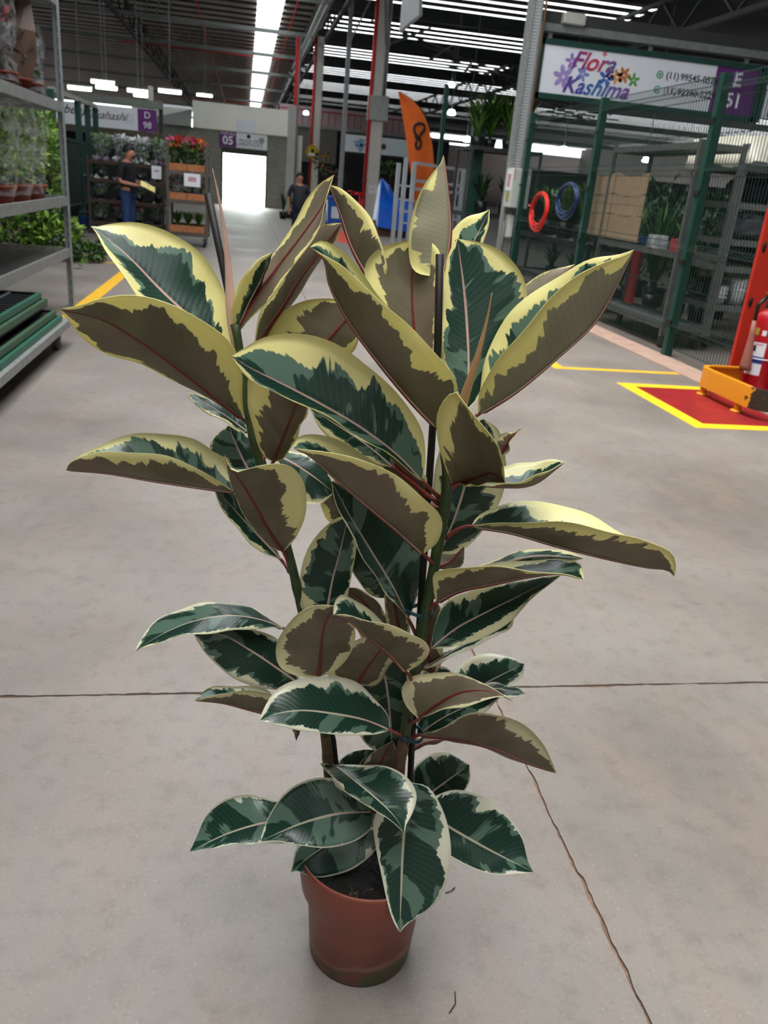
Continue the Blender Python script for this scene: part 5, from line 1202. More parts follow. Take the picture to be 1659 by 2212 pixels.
# ================================================================== right shop goods behind the fence
def trolley(name, x0, x1, y0, y1, h, zs, label, m=GALV, pw=0.05, base=0.2, wire=True, cat='trolley', wheels=True, bars=False):
    e = empty(name, ((x0 + x1) / 2, (y0 + y1) / 2, 0), label=label, cat=cat)
    for x in (x0, x1):
        for y in (y0, y1): at(MB().box(x - pw / 2, x + pw / 2, y - pw / 2, y + pw / 2, 0.16 if wheels else 0, h).build('post', m), e)
    for z in zs:
        for q in ((x0, x1, y0 - .02, y0 + .02), (x0, x1, y1 - .02, y1 + .02), (x0 - .02, x0 + .02, y0 + .02, y1 - .02), (x1 - .02, x1 + .02, y0 + .02, y1 - .02)): at(MB().box(*q, z - .035, z + .035).build('shelf_rail', m), e)
        b = MB()
        if not bars:
            b.box(x0 + .02, x1 - .02, y0 + .02, y1 - .02, z - .008, z + .008); at(b.build('shelf_deck', GREYM), e)
    if wheels:
        for x in (x0 + .05, x1 - .05):
            for y in (y0 + .08, y1 - .08):
                at(MB().tube([(x - 0.02, y, 0.075), (x + 0.02, y, 0.075)], 0.075, 14, smooth=False).build('caster_wheel', BLACKP), e)
                at(MB().box(x - 0.028, x + 0.028, y - 0.03, y + 0.03, 0.13, 0.18).build('caster_fork', GREYM), e)
    return e
trolley('plant_trolley', 4.90, 5.42, 9.05, 11.3, 2.28, (0.26, 1.06, 2.22), 'tall galvanised trolley behind the fence holding folded cardboard', m=mat('dull_steel', (104, 106, 104), 0.55, 0.3, 0.2, 10))
# folded cardboard hung over the trolley shelf
CARD = mat('cardboard', (164, 140, 112), 0.8, 0, 0.08, 5)
e = empty('cardboard_sheet', (4.95, 10.9, 1.1), label='large folded brown cardboard sheets propped on the trolley behind fence', cat='cardboard')
for k, (ya, yb) in enumerate(((10.15, 11.1), (11.12, 12.0))):
    for j, (za, zb) in enumerate(((1.12, 1.42), (1.435, 1.68), (1.695, 1.94))):
        b = MB(); nn = 8; vs = []; fs = []
        for i in range(nn + 1):
            y = ya + (yb - ya) * i / nn; sag = -0.05 * math.sin(math.pi * i / nn) * j / 2
            for z in (za, zb):
                zz = z + (sag if z > 1.13 else 0)
                vs += [(4.885 + 0.0 * (j == 2) * math.sin(i), y, zz), (4.905 + 0.0 * (j == 2) * math.sin(i), y, zz)]
        for i in range(nn):
            q = i * 4; fs += [(q, q + 4, q + 6, q + 2), (q + 1, q + 3, q + 7, q + 5), (q + 2, q + 6, q + 7, q + 3), (q, q + 1, q + 5, q + 4)]
        fs += [(0, 2, 3, 1), (nn * 4, nn * 4 + 1, nn * 4 + 3, nn * 4 + 2)]
        b.add(vs, fs); at(b.build('cardboard_panel', CARD), e)
trolley('supply_rack', 5.56, 6.9, 9.2, 10.3, 2.3, (0.5, 0.95, 1.25, 1.65, 2.05), 'dark supply rack with bagged goods right of the green fence post', m=GREYM, wheels=True)
trolley('supply_rack', 7.1, 8.6, 8.3, 10.2, 2.3, (0.55, 1.1, 1.6, 2.1), 'second dark supply rack near the right edge behind the fence', m=GREYM)
trolley('long_bench', 5.0, 5.7, 11.9, 15.2, 0.98, (0.3, 0.93), 'long grey slatted bench behind the fence under the hose coils', m=DARKM, wheels=False, cat='bench')
BAG = mat('dark_bag', (30, 34, 46), 0.25, 0, 0.3, 10); BAGW = mat('silver_film', (196, 200, 204), 0.25, 0.3, 0.15, 7); BAGG = mat('grey_bag', (84, 90, 98), 0.3, 0, 0.3, 10)
def bag(x, y, z, sx, sy, sz, m, seed, label, name='plastic_bag', group='bagged goods on the right hand racks'):
    R = random.Random(seed); b = MB(); nu, nv = 12, 7; vs = []; fs = []
    for i in range(nv + 1):
        ph = math.pi * i / nv
        for j in range(nu):
            th = 2 * math.pi * j / nu; k = 1 + R.uniform(-.12, .12)
            sgn = lambda v: math.copysign(abs(v) ** 0.55, v)
            vs.append((sx * sgn(math.cos(th)) * math.sin(ph) ** 0.5 * k, sy * sgn(math.sin(th)) * math.sin(ph) ** 0.5 * k, sz * (1 - math.cos(ph)) / 2 * (k if i > 2 else 1)))
    for i in range(nv):
        for j in range(nu): fs.append((i * nu + j, i * nu + (j + 1) % nu, i * nu + nu + (j + 1) % nu, i * nu + nu + j))
    b.add(vs, fs, 0, False); o = b.build(name, m); o.location = (x, y, z); tag(o, label, 'bag', group)
    return o
bag(5.9, 9.55, 0.99, .3, .3, .24, BAG, 1, 'dark plastic bag at the left of the lower rack shelf behind fence')
bag(6.5, 9.6, 0.99, .26, .3, .22, BAGG, 2, 'grey plastic bag beside the dark one on lower rack shelf')
bag(5.88, 9.5, 1.29, .26, .28, .3, BAGG, 3, 'crinkled grey film bag on the middle rack shelf by post')
bag(6.5, 9.6, 1.29, .26, .3, .32, BAG, 4, 'black bag on the middle rack shelf')
bag(6.2, 9.65, 1.69, .45, .4, .3, BAG, 5, 'wide black bag on the upper rack shelf')
bag(7.8, 9.1, 1.14, .5, .7, .4, BAG, 6, 'big black bag on the rack at the right edge, lower')
bag(7.8, 9.1, 1.64, .5, .7, .42, BAG, 7, 'big black bag on the rack at the right edge, upper')
bag(5.8, 9.9, 0.54, .18, .2, .25, BAG, 8, 'small black bag low on the rack')
# white film cover draped over the rack tops
b = MB(); R = random.Random(4); nx, ny = 14, 8; vs = []; fs = []
for i in range(nx + 1):
    for j in range(ny + 1):
        x = 5.45 + 1.7 * i / nx; y = 9.0 + 1.5 * j / ny; z = 2.36 + 0.2 * i / nx + R.uniform(-.03, .03)
        if j == 0 or i == 0: z -= 0.30 + R.uniform(-.05, .05)
        if i == 0: x += .06
        if j == 0: y += .05
        vs.append((x, y, z))
for i in range(nx):
    for j in range(ny): fs.append((i * (ny + 1) + j, i * (ny + 1) + j + 1, (i + 1) * (ny + 1) + j + 1, (i + 1) * (ny + 1) + j))
nv = len(vs); vs += [(x, y, z + 0.004) for x, y, z in vs]; fs += [tuple(q + nv for q in f[::-1]) for f in fs]
o = b.add(vs, fs, 0, True).build('film_cover', mat('cream_film', (206, 200, 184), 0.35, 0, 0.1, 6)); tag(o, 'cream plastic film draped over the top of the supply rack', 'cover')
# stacked white and cream pots on the low shelf
for k, (x, y, m, h, lb) in enumerate(((5.72, 9.4, SIGNW, 0.2, 'white pot stack left on the low shelf'), (5.95, 9.38, SIGNW, 0.3, 'taller white pot stack on the low shelf'), (6.2, 9.38, mat('cream_pot', (206, 204, 150), 0.4), 0.26, 'cream yellow pot stack on the low shelf'), (6.45, 9.37, SIGNW, 0.24, 'white pot stack right of the cream one'))):
    e = empty('pot_stack', (x, y, 0.54), label=lb + ' behind the fence', cat='pots', group='stacked pots on the low shelf')
    MB().lathe([(0.075, 0), (0.1, h), (0.092, h), (0.07, 0.03)], (0, 0, 0), 18, cap1=False).build('pot', m, e)
    for j in range(3): MB().lathe([(0.1, 0), (0.106, 0.012), (0.1, 0.024)], (0, 0, h - 0.05 - j * 0.045), 18, cap0=False, cap1=False).build('rim', m, e)
# red upright, small boxed goods
e = empty('red_upright', (5.3, 11.6, 0.3), label='red painted upright plank on the trolley deck behind the fence', cat='plank')
MB().box(-0.02, 0.02, -0.11, 0.11, 0.0, 0.72).build('plank', mat('plank_red', (190, 50, 60), 0.5), e); MB().box(-0.03, 0.03, -0.13, 0.13, 0.0, 0.02).build('foot', DARKM, e)
e.location = (5.3, 10.9, 0.27)
for k, (x, y, s, c) in enumerate(((5.12, 10.6, .16, (40, 70, 160)), (5.2, 10.2, .2, (210, 210, 214)), (5.3, 9.8, .18, (190, 60, 70)), (5.2, 9.4, .14, (150, 110, 80)))):
    o = MB().bbox(x - s / 2, x + s / 2, y - s / 2, y + s / 2, 1.07, 1.07 + s * 0.8, 0.006).build('small_carton', mat('carton_%d' % k, c, 0.5, 0, 0.3, 14)); tag(o, ['blue carton', 'white carton', 'red carton', 'brown carton'][k] + ' on the middle shelf of the tall trolley', 'carton', 'cartons on the tall trolley')
# palms and leafy plants inside the right shop
def strap(name, x, y, z0, h, sp, n, seed, label, m, w=0.035, potr=0.14, group='strap leaved plants behind the fence', poth=0.26):
    e = empty(name, (x, y, z0), label=label, cat='plant', group=group)
    MB().lathe([(potr * .75, 0), (potr, poth), (potr * .9, poth), (potr * .85, poth - .04)], (0, 0, 0), 16).build('pot', BLACKP, e)
    b = MB(); blades(b, (0, 0, poth - 0.03), n, h, sp, seed, w, len(m)); tag(b.build('foliage', m, e), kind='stuff')
    return e
ls = ['strap leaved plant on the bench behind the red hose', 'strap leaved plant on the bench behind the blue hose', 'strap leaved plant on the bench near the second green post', 'leafy plant on the bench close to the electrical box', 'tall plant standing behind the bench, left', 'tall plant standing behind the bench, middle', 'tall plant standing behind the bench, right', 'tall plant behind the cardboard sheets']
for k, (x, y, z0, h, sp) in enumerate(((5.35, 13.9, 0.94, .8, .4), (5.35, 13.1, 0.94, .9, .45), (5.35, 12.3, 0.94, .75, .4), (5.35, 14.8, 0.94, .8, .4), (6.4, 15.0, 0.0, 1.9, .6), (6.5, 13.8, 0.0, 2.0, .6), (6.5, 12.6, 0.0, 1.9, .6), (6.4, 11.6, 0.0, 1.7, .6))):
    strap('dracaena', x, y, z0, h, sp, 70, 200 + k, ls[k], [LEAFD, LEAFA], 0.04, 0.15)
for k, (x, y, z0) in enumerate(((5.35, 12.2, 0.3), (5.35, 13.2, 0.3), (5.35, 14.2, 0.3))):
    strap('dracaena', x, y, z0, .5, .35, 26, 240 + k, ['low plant under the bench, nearest the trolley', 'low plant under the bench, middle', 'low plant under the bench, far end'][k], [LEAFD], 0.03, 0.12, poth=0.15)
for k, (x, y, h, r) in enumerate(((6.6, 11.2, 1.0, .55), (7.4, 12.2, 1.1, .7), (6.9, 13.3, 1.1, .6), (7.2, 14.6, 1.15, .65), (8.4, 11.5, 1.1, .7), (8.8, 13.4, 1.2, .8))):  # shrubs added as a dark mass to dim the shop behind the fence
    e = empty('darkening_shrub', (x, y, 0), label=['added dark shrub behind the cardboard, nearest', 'added dark shrub left of the nearest one', 'added dark shrub behind the tall strap plants', 'added dark shrub at the far end of the right hand shop', 'wide added dark shrub deep in the right hand shop', 'widest added dark shrub deepest in the right hand shop'][k], cat='plant', group='shrubs added to darken the right hand shop')
    MB().lathe([(0.15, 0), (0.2, .3), (.18, .3), (.17, .26)], (0, 0, 0), 14).build('pot', BLACKP, e)
    b = MB(); blob(b, (0, 0, h), (r, r, h - .2), 420, .17, 900 + k, 2, .35, .4, .3); tag(b.build('foliage', [LEAFD, LEAFD], e), kind='stuff')
# palms on a dark high rack beyond the column
e = trolley('palm_rack', 4.5, 5.95, 17.4, 18.6, 2.42, (1.1, 2.38), 'tall dark rack beyond the column carrying palms', m=DARKM, wheels=False, cat='rack')
for k, (x, y, h) in enumerate(((4.68, 17.8, 0.95), (5.0, 18.0, 1.15), (5.35, 17.8, 1.1), (5.7, 18.2, 1.2))):
    strap('parlour_palm', x, y, 2.40, h, .55, 150, 300 + k, ['leftmost palm on the high dark rack', 'second palm on the high dark rack', 'third palm on the high dark rack', 'rightmost palm on the high dark rack beside the column'][k], [LEAFD, LEAFA], 0.045, 0.15, 'palms on the high dark rack', 0.2)
for k, (x, y) in enumerate(((4.9, 17.7), (5.4, 17.7))):
    strap('dracaena', x, y, 1.12, .8, .35, 30, 330 + k, ['dark plant on the lower shelf of palm rack, left', 'dark plant on the lower shelf of palm rack, right'][k], [LEAFD], 0.04, 0.14)

# ================================================================== middle distance
# orange feather flag
FY = 25.0
fl = empty('feather_flag', (4.75, FY, 0), label='orange feather flag with dark looped emblem', cat='flag')
L_ = [PY(x, y, FY) for x, y in ((860, 198), (868, 240), (876, 290), (883, 345), (890, 400), (895, 450))]
R_ = [PY(x, y, FY) for x, y in ((862, 198), (900, 225), (922, 262), (932, 300), (937, 350), (938, 450))]
lc, rc = catmull(L_, 16), catmull(R_, 16); b = MB(); vs = []; fs = []
for i in range(16):
    for j in range(7):
        t = j / 6; p = lc[i] + (rc[i] - lc[i]) * t; vs.append(p + np.array([0, 0.03 * math.sin(t * 5 + i * 0.4), 0]))
for i in range(15):
    for j in range(6): fs.append((i * 7 + j, i * 7 + j + 1, i * 7 + 8 + j, i * 7 + 7 + j))
nv = len(vs); vs += [np.array(v) + np.array([0, 0.006, 0]) for v in vs]; fs += [tuple(q + nv for q in f[::-1]) for f in fs]
b.add(vs, fs, 0, True); at(b.build('cloth', mat('flag_orange', (232, 108, 34), 0.7, 0, 0.08, 3)), fl)
at(MB().tube([(rc[15][0] + .03, FY, 0.0)] + [tuple(p + np.array([0.02, 0.02, 0])) for p in rc[::-1]], 0.014, 6).build('pole', DARKM), fl)
at(MB().lathe([(0.3, 0), (0.3, 0.05), (0.05, 0.08)], (rc[15][0] + .03, FY, 0), 16).build('foot', DARKM), fl)
loop = catmull([PY(x, y, FY - 0.06) for x, y in ((897, 294), (905, 283), (913, 272), (917, 276), (914, 268), (905, 265), (895, 272), (894, 284), (902, 294), (910, 302))][:1] + [PY(x, y, FY - 0.06) for x, y in ((902, 300), (910, 288), (917, 278), (916, 270), (906, 266), (896, 272), (895, 284), (903, 296), (909, 306), (908, 316), (902, 321), (898, 314), (900, 304))], 50)
at(MB().tube(loop, 0.035, 6).build('looped_emblem', INK), fl)
# empty metal rack frames
rk = empty('empty_rack', (5.5, 25.6, 0), label='empty grey tubular rack in front of the orange flag', cat='rack')
def pole(px, py0, py1, Y, w=0.05, m=GALV):
    a = PY(px, py0, Y); at(MB().box(a[0] - w, a[0] + w, Y - w, Y + w, 0, a[2]).build('post', m), rk); return a
GL = mat('light_galvanised', (176, 182, 186), 0.45, 0.2, 0.08, 6)
for px, py in ((862, 352), (878, 340), (896, 350)): pole(px, py, 0, 24.3, 0.055, GL)
for px, py in ((987, 370), (1003, 365)): pole(px, py, 0, 24.6, 0.055, GL)
for py0, py1 in ((352, 368), (390, 402), (408, 418), (440, 452), (462, 478)):
    a, c = PY(896, py0, 24.35), PY(1003, py1, 24.6); at(MB().bar(a, c, 0.06, 0.08).build('rail', GL), rk)
for py0 in (400, 430, 455, 480):
    a, c = PY(862, py0, 24.3), PY(896, py0 + 4, 24.25); at(MB().bar(a, c, 0.05).build('rung', GL), rk)
# blue tarp over a pallet
tp = empty('tarp_stack', (5.0, 28, 0), label='blue tarpaulin heaped over brown boxes beside the grey column', cat='tarpaulin')
b = MB(); R = random.Random(6); prof = [(828, 380), (845, 405), (862, 432), (880, 445)]
vs = []; fs = []; top = [PY(824, 384, 27.4), PY(838, 400, 27.4), PY(855, 425, 27.4), PY(895, 440, 27.4)]; bot = [PY(815, 490, 26.8), PY(840, 495, 26.8), PY(870, 500, 26.8), PY(900, 503, 26.8)]
for i in range(4):
    for j in range(6):
        t = j / 5; p = np.array(top[i]) * (1 - t) + np.array(bot[i]) * t; vs.append(p + np.array([R.uniform(-.04, .04), R.uniform(-.06, .06), R.uniform(-.02, .02)]))
for i in range(4): vs.append(np.array(top[i]) + np.array([0.1, 1.2, -0.1]))
for i in range(4): vs.append(np.array(bot[i]) + np.array([0.1, 1.8, 0.1]))
for i in range(3):
    for j in range(5): fs.append((i * 6 + j, i * 6 + j + 1, i * 6 + 7 + j, i * 6 + 6 + j))
    fs.append((i * 6, i * 6 + 6, 25 + i, 24 + i)); fs.append((24 + i, 25 + i, 29 + i, 28 + i))
fs += [(0, 24, 28, 5, 4, 3, 2, 1), (18, 19, 20, 21, 22, 23, 31, 27)]
b.add(vs, fs, 0, False); at(b.build('tarp', mat('blue_tarp', (24, 92, 200), 0.35, 0, 0.15, 4)), tp)
bx = bot[0]; at(MB().box(bx[0] + .05, bx[0] + 1.3, 26.95, 28.3, 0, max(0.3, bx[2] + 0.15)).build('box', mat('brown_box', (92, 66, 50), 0.8, 0, 0.15, 4)), tp)
# blue wheelie bin
bn = PY(722, 470, 30); bb = empty('wheelie_bin', (bn[0] + 0.02, 30.2, 0), label='blue wheeled waste bin in front of the far shops', cat='bin')
BLUEB = mat('bin_blue', (36, 92, 186), 0.4, 0, 0.08, 4)
MB().add([(x * s, y * s, z) for z, s in ((0.06, 0.8), (0.92, 1.0)) for x, y in ((-.3, -.3), (.3, -.3), (.3, .3), (-.3, .3))], [(3, 2, 1, 0), (4, 5, 6, 7), (0, 1, 5, 4), (1, 2, 6, 5), (2, 3, 7, 6), (3, 0, 4, 7)]).build('body', BLUEB, bb)
MB().bbox(-.33, .33, -.34, .34, 0.92, 1.02, 0.03).build('lid', BLUEB, bb)
MB().box(-.14, .14, -.295, -.285, 0.3, 0.68).build('sticker', SIGNW, bb)
for x in (-.25, .25): MB().tube([(x - .03, .22, 0.09), (x + .03, .22, 0.09)], 0.09, 12, smooth=False).build('wheel', BLACKP, bb)
gb = empty('grey_bin', (bn[0] - 0.75, 30.6, 0), label='dark grey bin left of the blue bin', cat='bin')
MB().lathe([(0.26, 0), (0.3, 0.85), (0.32, 0.85), (0.32, 0.9), (0.2, 0.98)], (0, 0, 0), 16).build('body', mat('bin_grey', (70, 74, 76), 0.5), gb); MB().tube([(-.1, -.2, .98), (0, -.2, 1.02), (.1, -.2, .98)], .012, 6).build('handle', BLACKP, gb)
# hydrant on the column
hy = empty('fire_hydrant', (4.3, 32.8, 0), label='red fire extinguisher and valve at the foot of the grey column', cat='fire extinguisher')
MB().lathe([(0.11, 0), (0.11, 0.6), (0.05, 0.68), (0.03, 0.75)], (0.12, 0, 0.25), 14).build('cylinder', ERED, hy); MB().box(0.0, 0.24, -0.12, 0.12, 0, 0.25).build('stand', REDP, hy)
MB().tube([(-.35, 0, 1.12), (.2, 0, 1.12)], 0.06, 10).build('valve', REDP, hy); MB().lathe([(0.02, 0), (0.15, 0.02), (0.15, 0.04), (0.02, 0.06)], (-.35, 0, 1.16), 14).build('hand_wheel', REDP, hy); MB().box(-.02, .02, .02, .3, 1.08, 1.16).build('bracket', REDP, hy); MB().tube([(.0, 0, .0), (.0, 0, 1.12)], .04, 8).build('riser', REDP, hy)
# plants and white bucket by the gate corner
for k, (px, Y, h, mm) in enumerate(((612, 33, .95, LEAFD), (625, 34, 1.1, LEAFA), (634, 33.5, .9, LEAFD))):
    p = PY(px, 450, Y); strap('potted_grass', p[0], Y, 0, h, .25, 26, 400 + k, ['leftmost potted plant by the gate corner', 'middle potted plant by the gate corner', 'potted plant by the gate corner nearest the man'][k], [mm], 0.03, 0.16, 'potted plants by the gate corner')
# potted orange flowers and bunting in the far shop
bush('flower_display', 697, 352, 46, 22, 16, 0.5, 120, 0.22, 500, 'orange and green flower display in the far shop', [mat('marigold', (190, 130, 30), 0.5), LEAFD, LEAFD])
bush('flower_display', 715, 385, 44, 28, 18, 0.5, 120, 0.25, 501, 'dark leafy display in the far shop above the blue bin', [LEAFD, mat('dark_pink', (110, 50, 70), 0.5), LEAFD])
bush('flower_display', 845, 365, 44, 22, 14, 0.5, 110, 0.22, 502, 'dark leafy display under the white shop sign', [LEAFD, LEAFA])

# ================================================================== left middle: enclosure, flower racks, cart
GX = -3.66
en = empty('green_enclosure', (GX, 21, 0), label='dark green steel enclosure panels left of the man', cat='fence')
for y in (18.0, 20.7, 21.9, 23.0): at(MB().box(GX - 0.06, GX + 0.06, y - 0.06, y + 0.06, 0, 2.66).build('post', GREENP), en)
at(MB().bar((GX, 18, 2.66), (GX, 23, 2.70), 0.09).build('top_rail', mat('pale_rail', (160, 158, 146), 0.6)), en)
at(MB().box(GX - .02, GX + .02, 18.1, 22.95, 0.57, 1.78).build('sheet_panel', mat('green_sheet', (12, 48, 42), 0.5, 0, 0.15, 3)), en)
at(MB().bar((GX - .02, 18.1, 1.85), (GX - .02, 22.95, 1.80), 0.06).build('mid_rail', GREENP), en)
at(MB().bar((GX - .02, 18.1, 0.55), (GX - .02, 22.95, 0.55), 0.05).build('lower_rail', GREYM), en)
at(MB().bar((GX + .06, 20.7, 1.15), (GX + .06, 23, 1.12), 0.04).build('cross_bar', GREYM), en)
bk = PY(172, 488, 20.5) + np.array([0.12, 0, 0]); e = empty('blue_bucket', (bk[0], 20.5, 0), label='small blue bucket at the foot of the green enclosure', cat='bucket')
MB().lathe([(0.1, 0), (0.14, 0.26), (0.15, 0.27), (0.13, 0.26), (0.1, 0.03)], (0, 0, 0), 16, cap1=False).build('body', mat('bucket_blue', (34, 76, 140), 0.4), e); MB().tube([(-.14, 0, .25), (-.1, 0, .36), (0, 0, .4), (.1, 0, .36), (.14, 0, .25)], .008, 6).build('handle', GREYM, e)
# sign boards above the left shops
LB = empty('stall_sign', (-3.6, 24, 2.55), label='white stall sign with handwritten script and purple number panel', cat='sign')
at(MB().box(-4.95, -2.77, 24, 24.05, 2.28, 2.80).build('white_panel', SIGNW), LB); at(MB().box(-2.77, -2.3, 24, 24.05, 2.28, 2.80).build('purple_panel', PURPLE), LB)
at(MB().box(-12, -2.15, 24.05, 24.25, 2.84, 3.02).build('beam', mat('beam_greygreen', (116, 124, 116), 0.6)), LB); at(MB().box(-12, -2.15, 24.05, 24.2, 2.12, 2.26).build('lower_beam', mat('beam_brown', (84, 74, 64), 0.7)), LB)
for x in (-2.25, -5.6, -9): at(MB().box(x, x + .1, 24.1, 24.2, 0, 3.0).build('support_post', DARKM), LB)
tx(LB, 'Rubens', 0.3, (-4.5, 23.99, 2.62), INK, shear=0.5); tx(LB, 'Nakahashi', 0.27, (-3.62, 23.99, 2.56), INK, shear=0.5)
for k in range(4): at(MB().box(-3.12, -2.86, 23.992, 24, 2.62 - k * .06, 2.63 - k * .06).build('small_print', mat('grey_print', (170, 172, 178), 0.6)), LB)
tx(LB, 'D', 0.22, (-2.53, 23.99, 2.66), INKW); tx(LB, '98', 0.22, (-2.53, 23.99, 2.42), INKW)
p97 = empty('number_sign', (-5.2, 24, 2.5), label='purple number sign between rack and green enclosure', cat='sign')
at(MB().box(-5.5, -5.0, 24, 24.05, 2.28, 2.80).build('panel', PURPLE), p97); tx(p97, '97', 0.22, (-5.22, 23.99, 2.45), INKW); at(MB().box(-7.5, -5.5, 24.0, 24.05, 2.28, 2.80).build('white_panel', SIGNW), p97)
sm = empty('small_purple_sign', (-2.9, 23.5, 2.0), label='small magenta sign under the stall sign', cat='sign')
at(MB().box(-3.35, -2.88, 23.9, 23.94, 1.98, 2.1).build('panel', mat('magenta_sign', (150, 30, 130), 0.5)), sm); disc(sm, (-3.0, 23.895, 2.04), .04, INKW, r_in=0.02); at(MB().box(-3.35, -2.88, 23.94, 24.1, 2.09, 2.16).build('bracket', DARKM), sm)
pl = MB().bbox(-2.58, -2.44, 24.62, 24.78, 2.25, 3.4, 0.02).build('pillar', COLM); tag(pl, 'pale pillar rising behind the stall sign', 'column')

FLW = {'white': mat('white_petals', (226, 226, 226), 0.5, 0, 0.1, 20), 'lilac': mat('lilac_petals', (190, 160, 190), 0.5, 0, 0.2, 20), 'pink': mat('pink_petals', (206, 90, 130), 0.5, 0, 0.2, 20), 'red': mat('red_petals', (214, 58, 48), 0.5, 0, 0.2, 20), 'yellow': mat('yellow_petals', (236, 186, 40), 0.5, 0, 0.1, 20), 'violet': mat('violet_petals', (110, 50, 110), 0.5, 0, 0.2, 20), 'green': LEAFA}
def bouquet(x, y, z, h, r, col, seed, label, group, potm=BLACKP, sleeve=True, nf=40, name='flower_pot', nl=70):
    e = empty(name, (x, y, z), label=label, cat='flowers', group=group)
    MB().lathe([(0.07, 0), (0.095, 0.13), (0.1, 0.13), (0.1, 0.145), (0.07, 0.14)], (0, 0, 0), 12).build('pot', potm, e)
    b = MB(); blob(b, (0, 0, 0.14 + h * 0.4), (r, r, h * 0.4), nl, 0.11, seed, 2, 0.5); tag(b.build('foliage', [LEAFA, LEAFD], e), kind='stuff')
    b = MB(); blob(b, (0, 0, 0.14 + h * 0.78), (r * .95, r * .95, h * 0.24), int(nf * 1.7), 0.085, seed + 1, 1, 0.9); tag(b.build('blossom', FLW[col], e), kind='stuff')
    if sleeve:
        b = MB(); R = random.Random(seed); b.lathe([(0.1, 0.08), (r, 0.14 + h * .5), (r * 1.25, 0.14 + h * 1.05)], (0, 0, 0), 11, cap0=False, cap1=False)
        b.v = [(p[0] + R.uniform(-.03, .03), p[1] + R.uniform(-.03, .03), p[2]) for p in b.v]; b.build('clear_sleeve', FILM, e)
    return e
WOOD = mat('crate_orange_wood', (164, 104, 66), 0.7, 0, 0.15, 12)
def crate(x0, x1, y0, y1, z, label, group, h=0.13):
    e = empty('flower_crate', ((x0 + x1) / 2, (y0 + y1) / 2, z), label=label, cat='crate', group=group)
    at(MB().box(x0, x1, y0, y0 + .015, z, z + h).build('front', WOOD), e); at(MB().box(x0, x1, y1 - .015, y1, z, z + h).build('back', WOOD), e)
    at(MB().box(x0, x0 + .015, y0 + .015, y1 - .015, z, z + h).build('side', WOOD), e); at(MB().box(x1 - .015, x1, y0 + .015, y1 - .015, z, z + h).build('side', WOOD), e)
    at(MB().box(x0 + .015, x1 - .015, y0 + .015, y1 - .015, z, z + .012).build('bottom', WOOD), e)
    return e
# flower stand behind the man
trolley('flower_stand', -3.3, -1.75, 19.5, 20.3, 1.6, (0.22, 0.68, 1.10, 1.46), 'multi shelf flower stand behind the man', m=mat('brown_stand', (62, 46, 38), 0.7), wheels=False, cat='stand')
cols = ['lilac', 'white', 'pink', 'white']; gi = 0
for zi, z in enumerate((0.26, 0.72, 1.14, 1.50)):
    for k in range(4):
        col = ['pink', 'lilac', 'white', 'white'][zi] if k % 3 else ['white', 'white', 'lilac', 'green'][zi]
        bouquet(-3.12 + k * 0.4 + 0.03 * zi, 19.75 + 0.1 * (k % 2), z, 0.28 if zi < 3 else 0.36, 0.16 if zi < 3 else 0.2, col, 600 + gi * 3, ['wrapped flowers on the bottom shelf', 'wrapped flowers on the second shelf', 'wrapped flowers on the third shelf', 'tall wrapped flowers on the top shelf'][zi] + ' of the flower stand, ' + ['leftmost', 'second from left', 'third from left', 'rightmost'][k], 'wrapped flowers on the stand behind the man', BLACKP, True, 34)
        gi += 1
cd1 = empty('price_card', (-1.85, 19.4, 1.35), label='white price card hanging between the stand and the cart', cat='card')
at(MB().box(-1.98, -1.78, 19.42, 19.43, 1.22, 1.48).build('card', SIGNW), cd1); at(MB().box(-1.93, -1.83, 19.418, 19.42, 1.36, 1.40).build('print', mat('faint_red_print', (196, 150, 160))), cd1); at(MB().bar((-1.88, 19.44, 1.46), (-1.88, 19.47, 1.62), .01).build('string', GREYM), cd1)
# flower cart
CY0, CY1 = 17.9, 18.9
ct = trolley('flower_cart', -1.52, -0.76, CY0, CY1, 1.98, (0.24, 0.86, 1.40), 'wheeled flower cart with crates and red and yellow blooms', m=mat('cart_steel', (92, 84, 78), 0.5, 0.3), cat='cart')
k = 0
for z, lb in ((0.28, 'bottom'), (0.90, 'middle'), (1.44, 'top')):
    for x0, sd in ((-1.49, 'left'), (-1.14, 'right')):
        crate(x0, x0 + 0.34, CY0 - .01, CY1 - .05, z, '%s wooden crate on the %s shelf of the flower cart' % (sd, lb), 'crates on the flower cart'); k += 1
for k, (x, y, c) in enumerate(((-1.38, 18.15, 'red'), (-1.12, 18.1, 'pink'), (-0.92, 18.15, 'red'), (-1.25, 18.45, 'red'), (-0.98, 18.5, 'yellow'), (-1.42, 18.6, 'pink'))):
    bouquet(x, y, 1.455, 0.44, 0.15, c, 700 + k * 5, ['red flowers front left', 'pink flowers front middle', 'red flowers front right', 'red flowers middle row', 'yellow flowers middle row', 'pink flowers at the back'][k] + ' on top of the flower cart', 'potted flowers on top of the cart', BLACKP, False, 22, nl=90)
for k, (x, c, pm_) in enumerate(((-1.36, 'violet', BLACKP), (-1.14, 'violet', BLACKP), (-0.93, 'pink', mat('blue_pot', (30, 110, 190), 0.4)))):
    bouquet(x, 18.15, 0.915, 0.28, 0.13, c, 760 + k * 5, ['violet flowers left on the middle cart shelf', 'violet flowers centre on the middle cart shelf', 'pink flowers in blue pot on the middle cart shelf'][k], 'potted flowers on the middle cart shelf', pm_, True, 22)
for k, x in enumerate((-1.36, -1.14, -0.93)):
    e = strap('grass_pot', x, 18.15, 0.295, 0.40, 0.22, 170, 780 + k, ['left', 'middle', 'right'][k] + ' grassy pot plant on the bottom cart shelf', [LEAFD, LEAFA], 0.012, 0.1, 'grassy pots on the bottom cart shelf', 0.12)
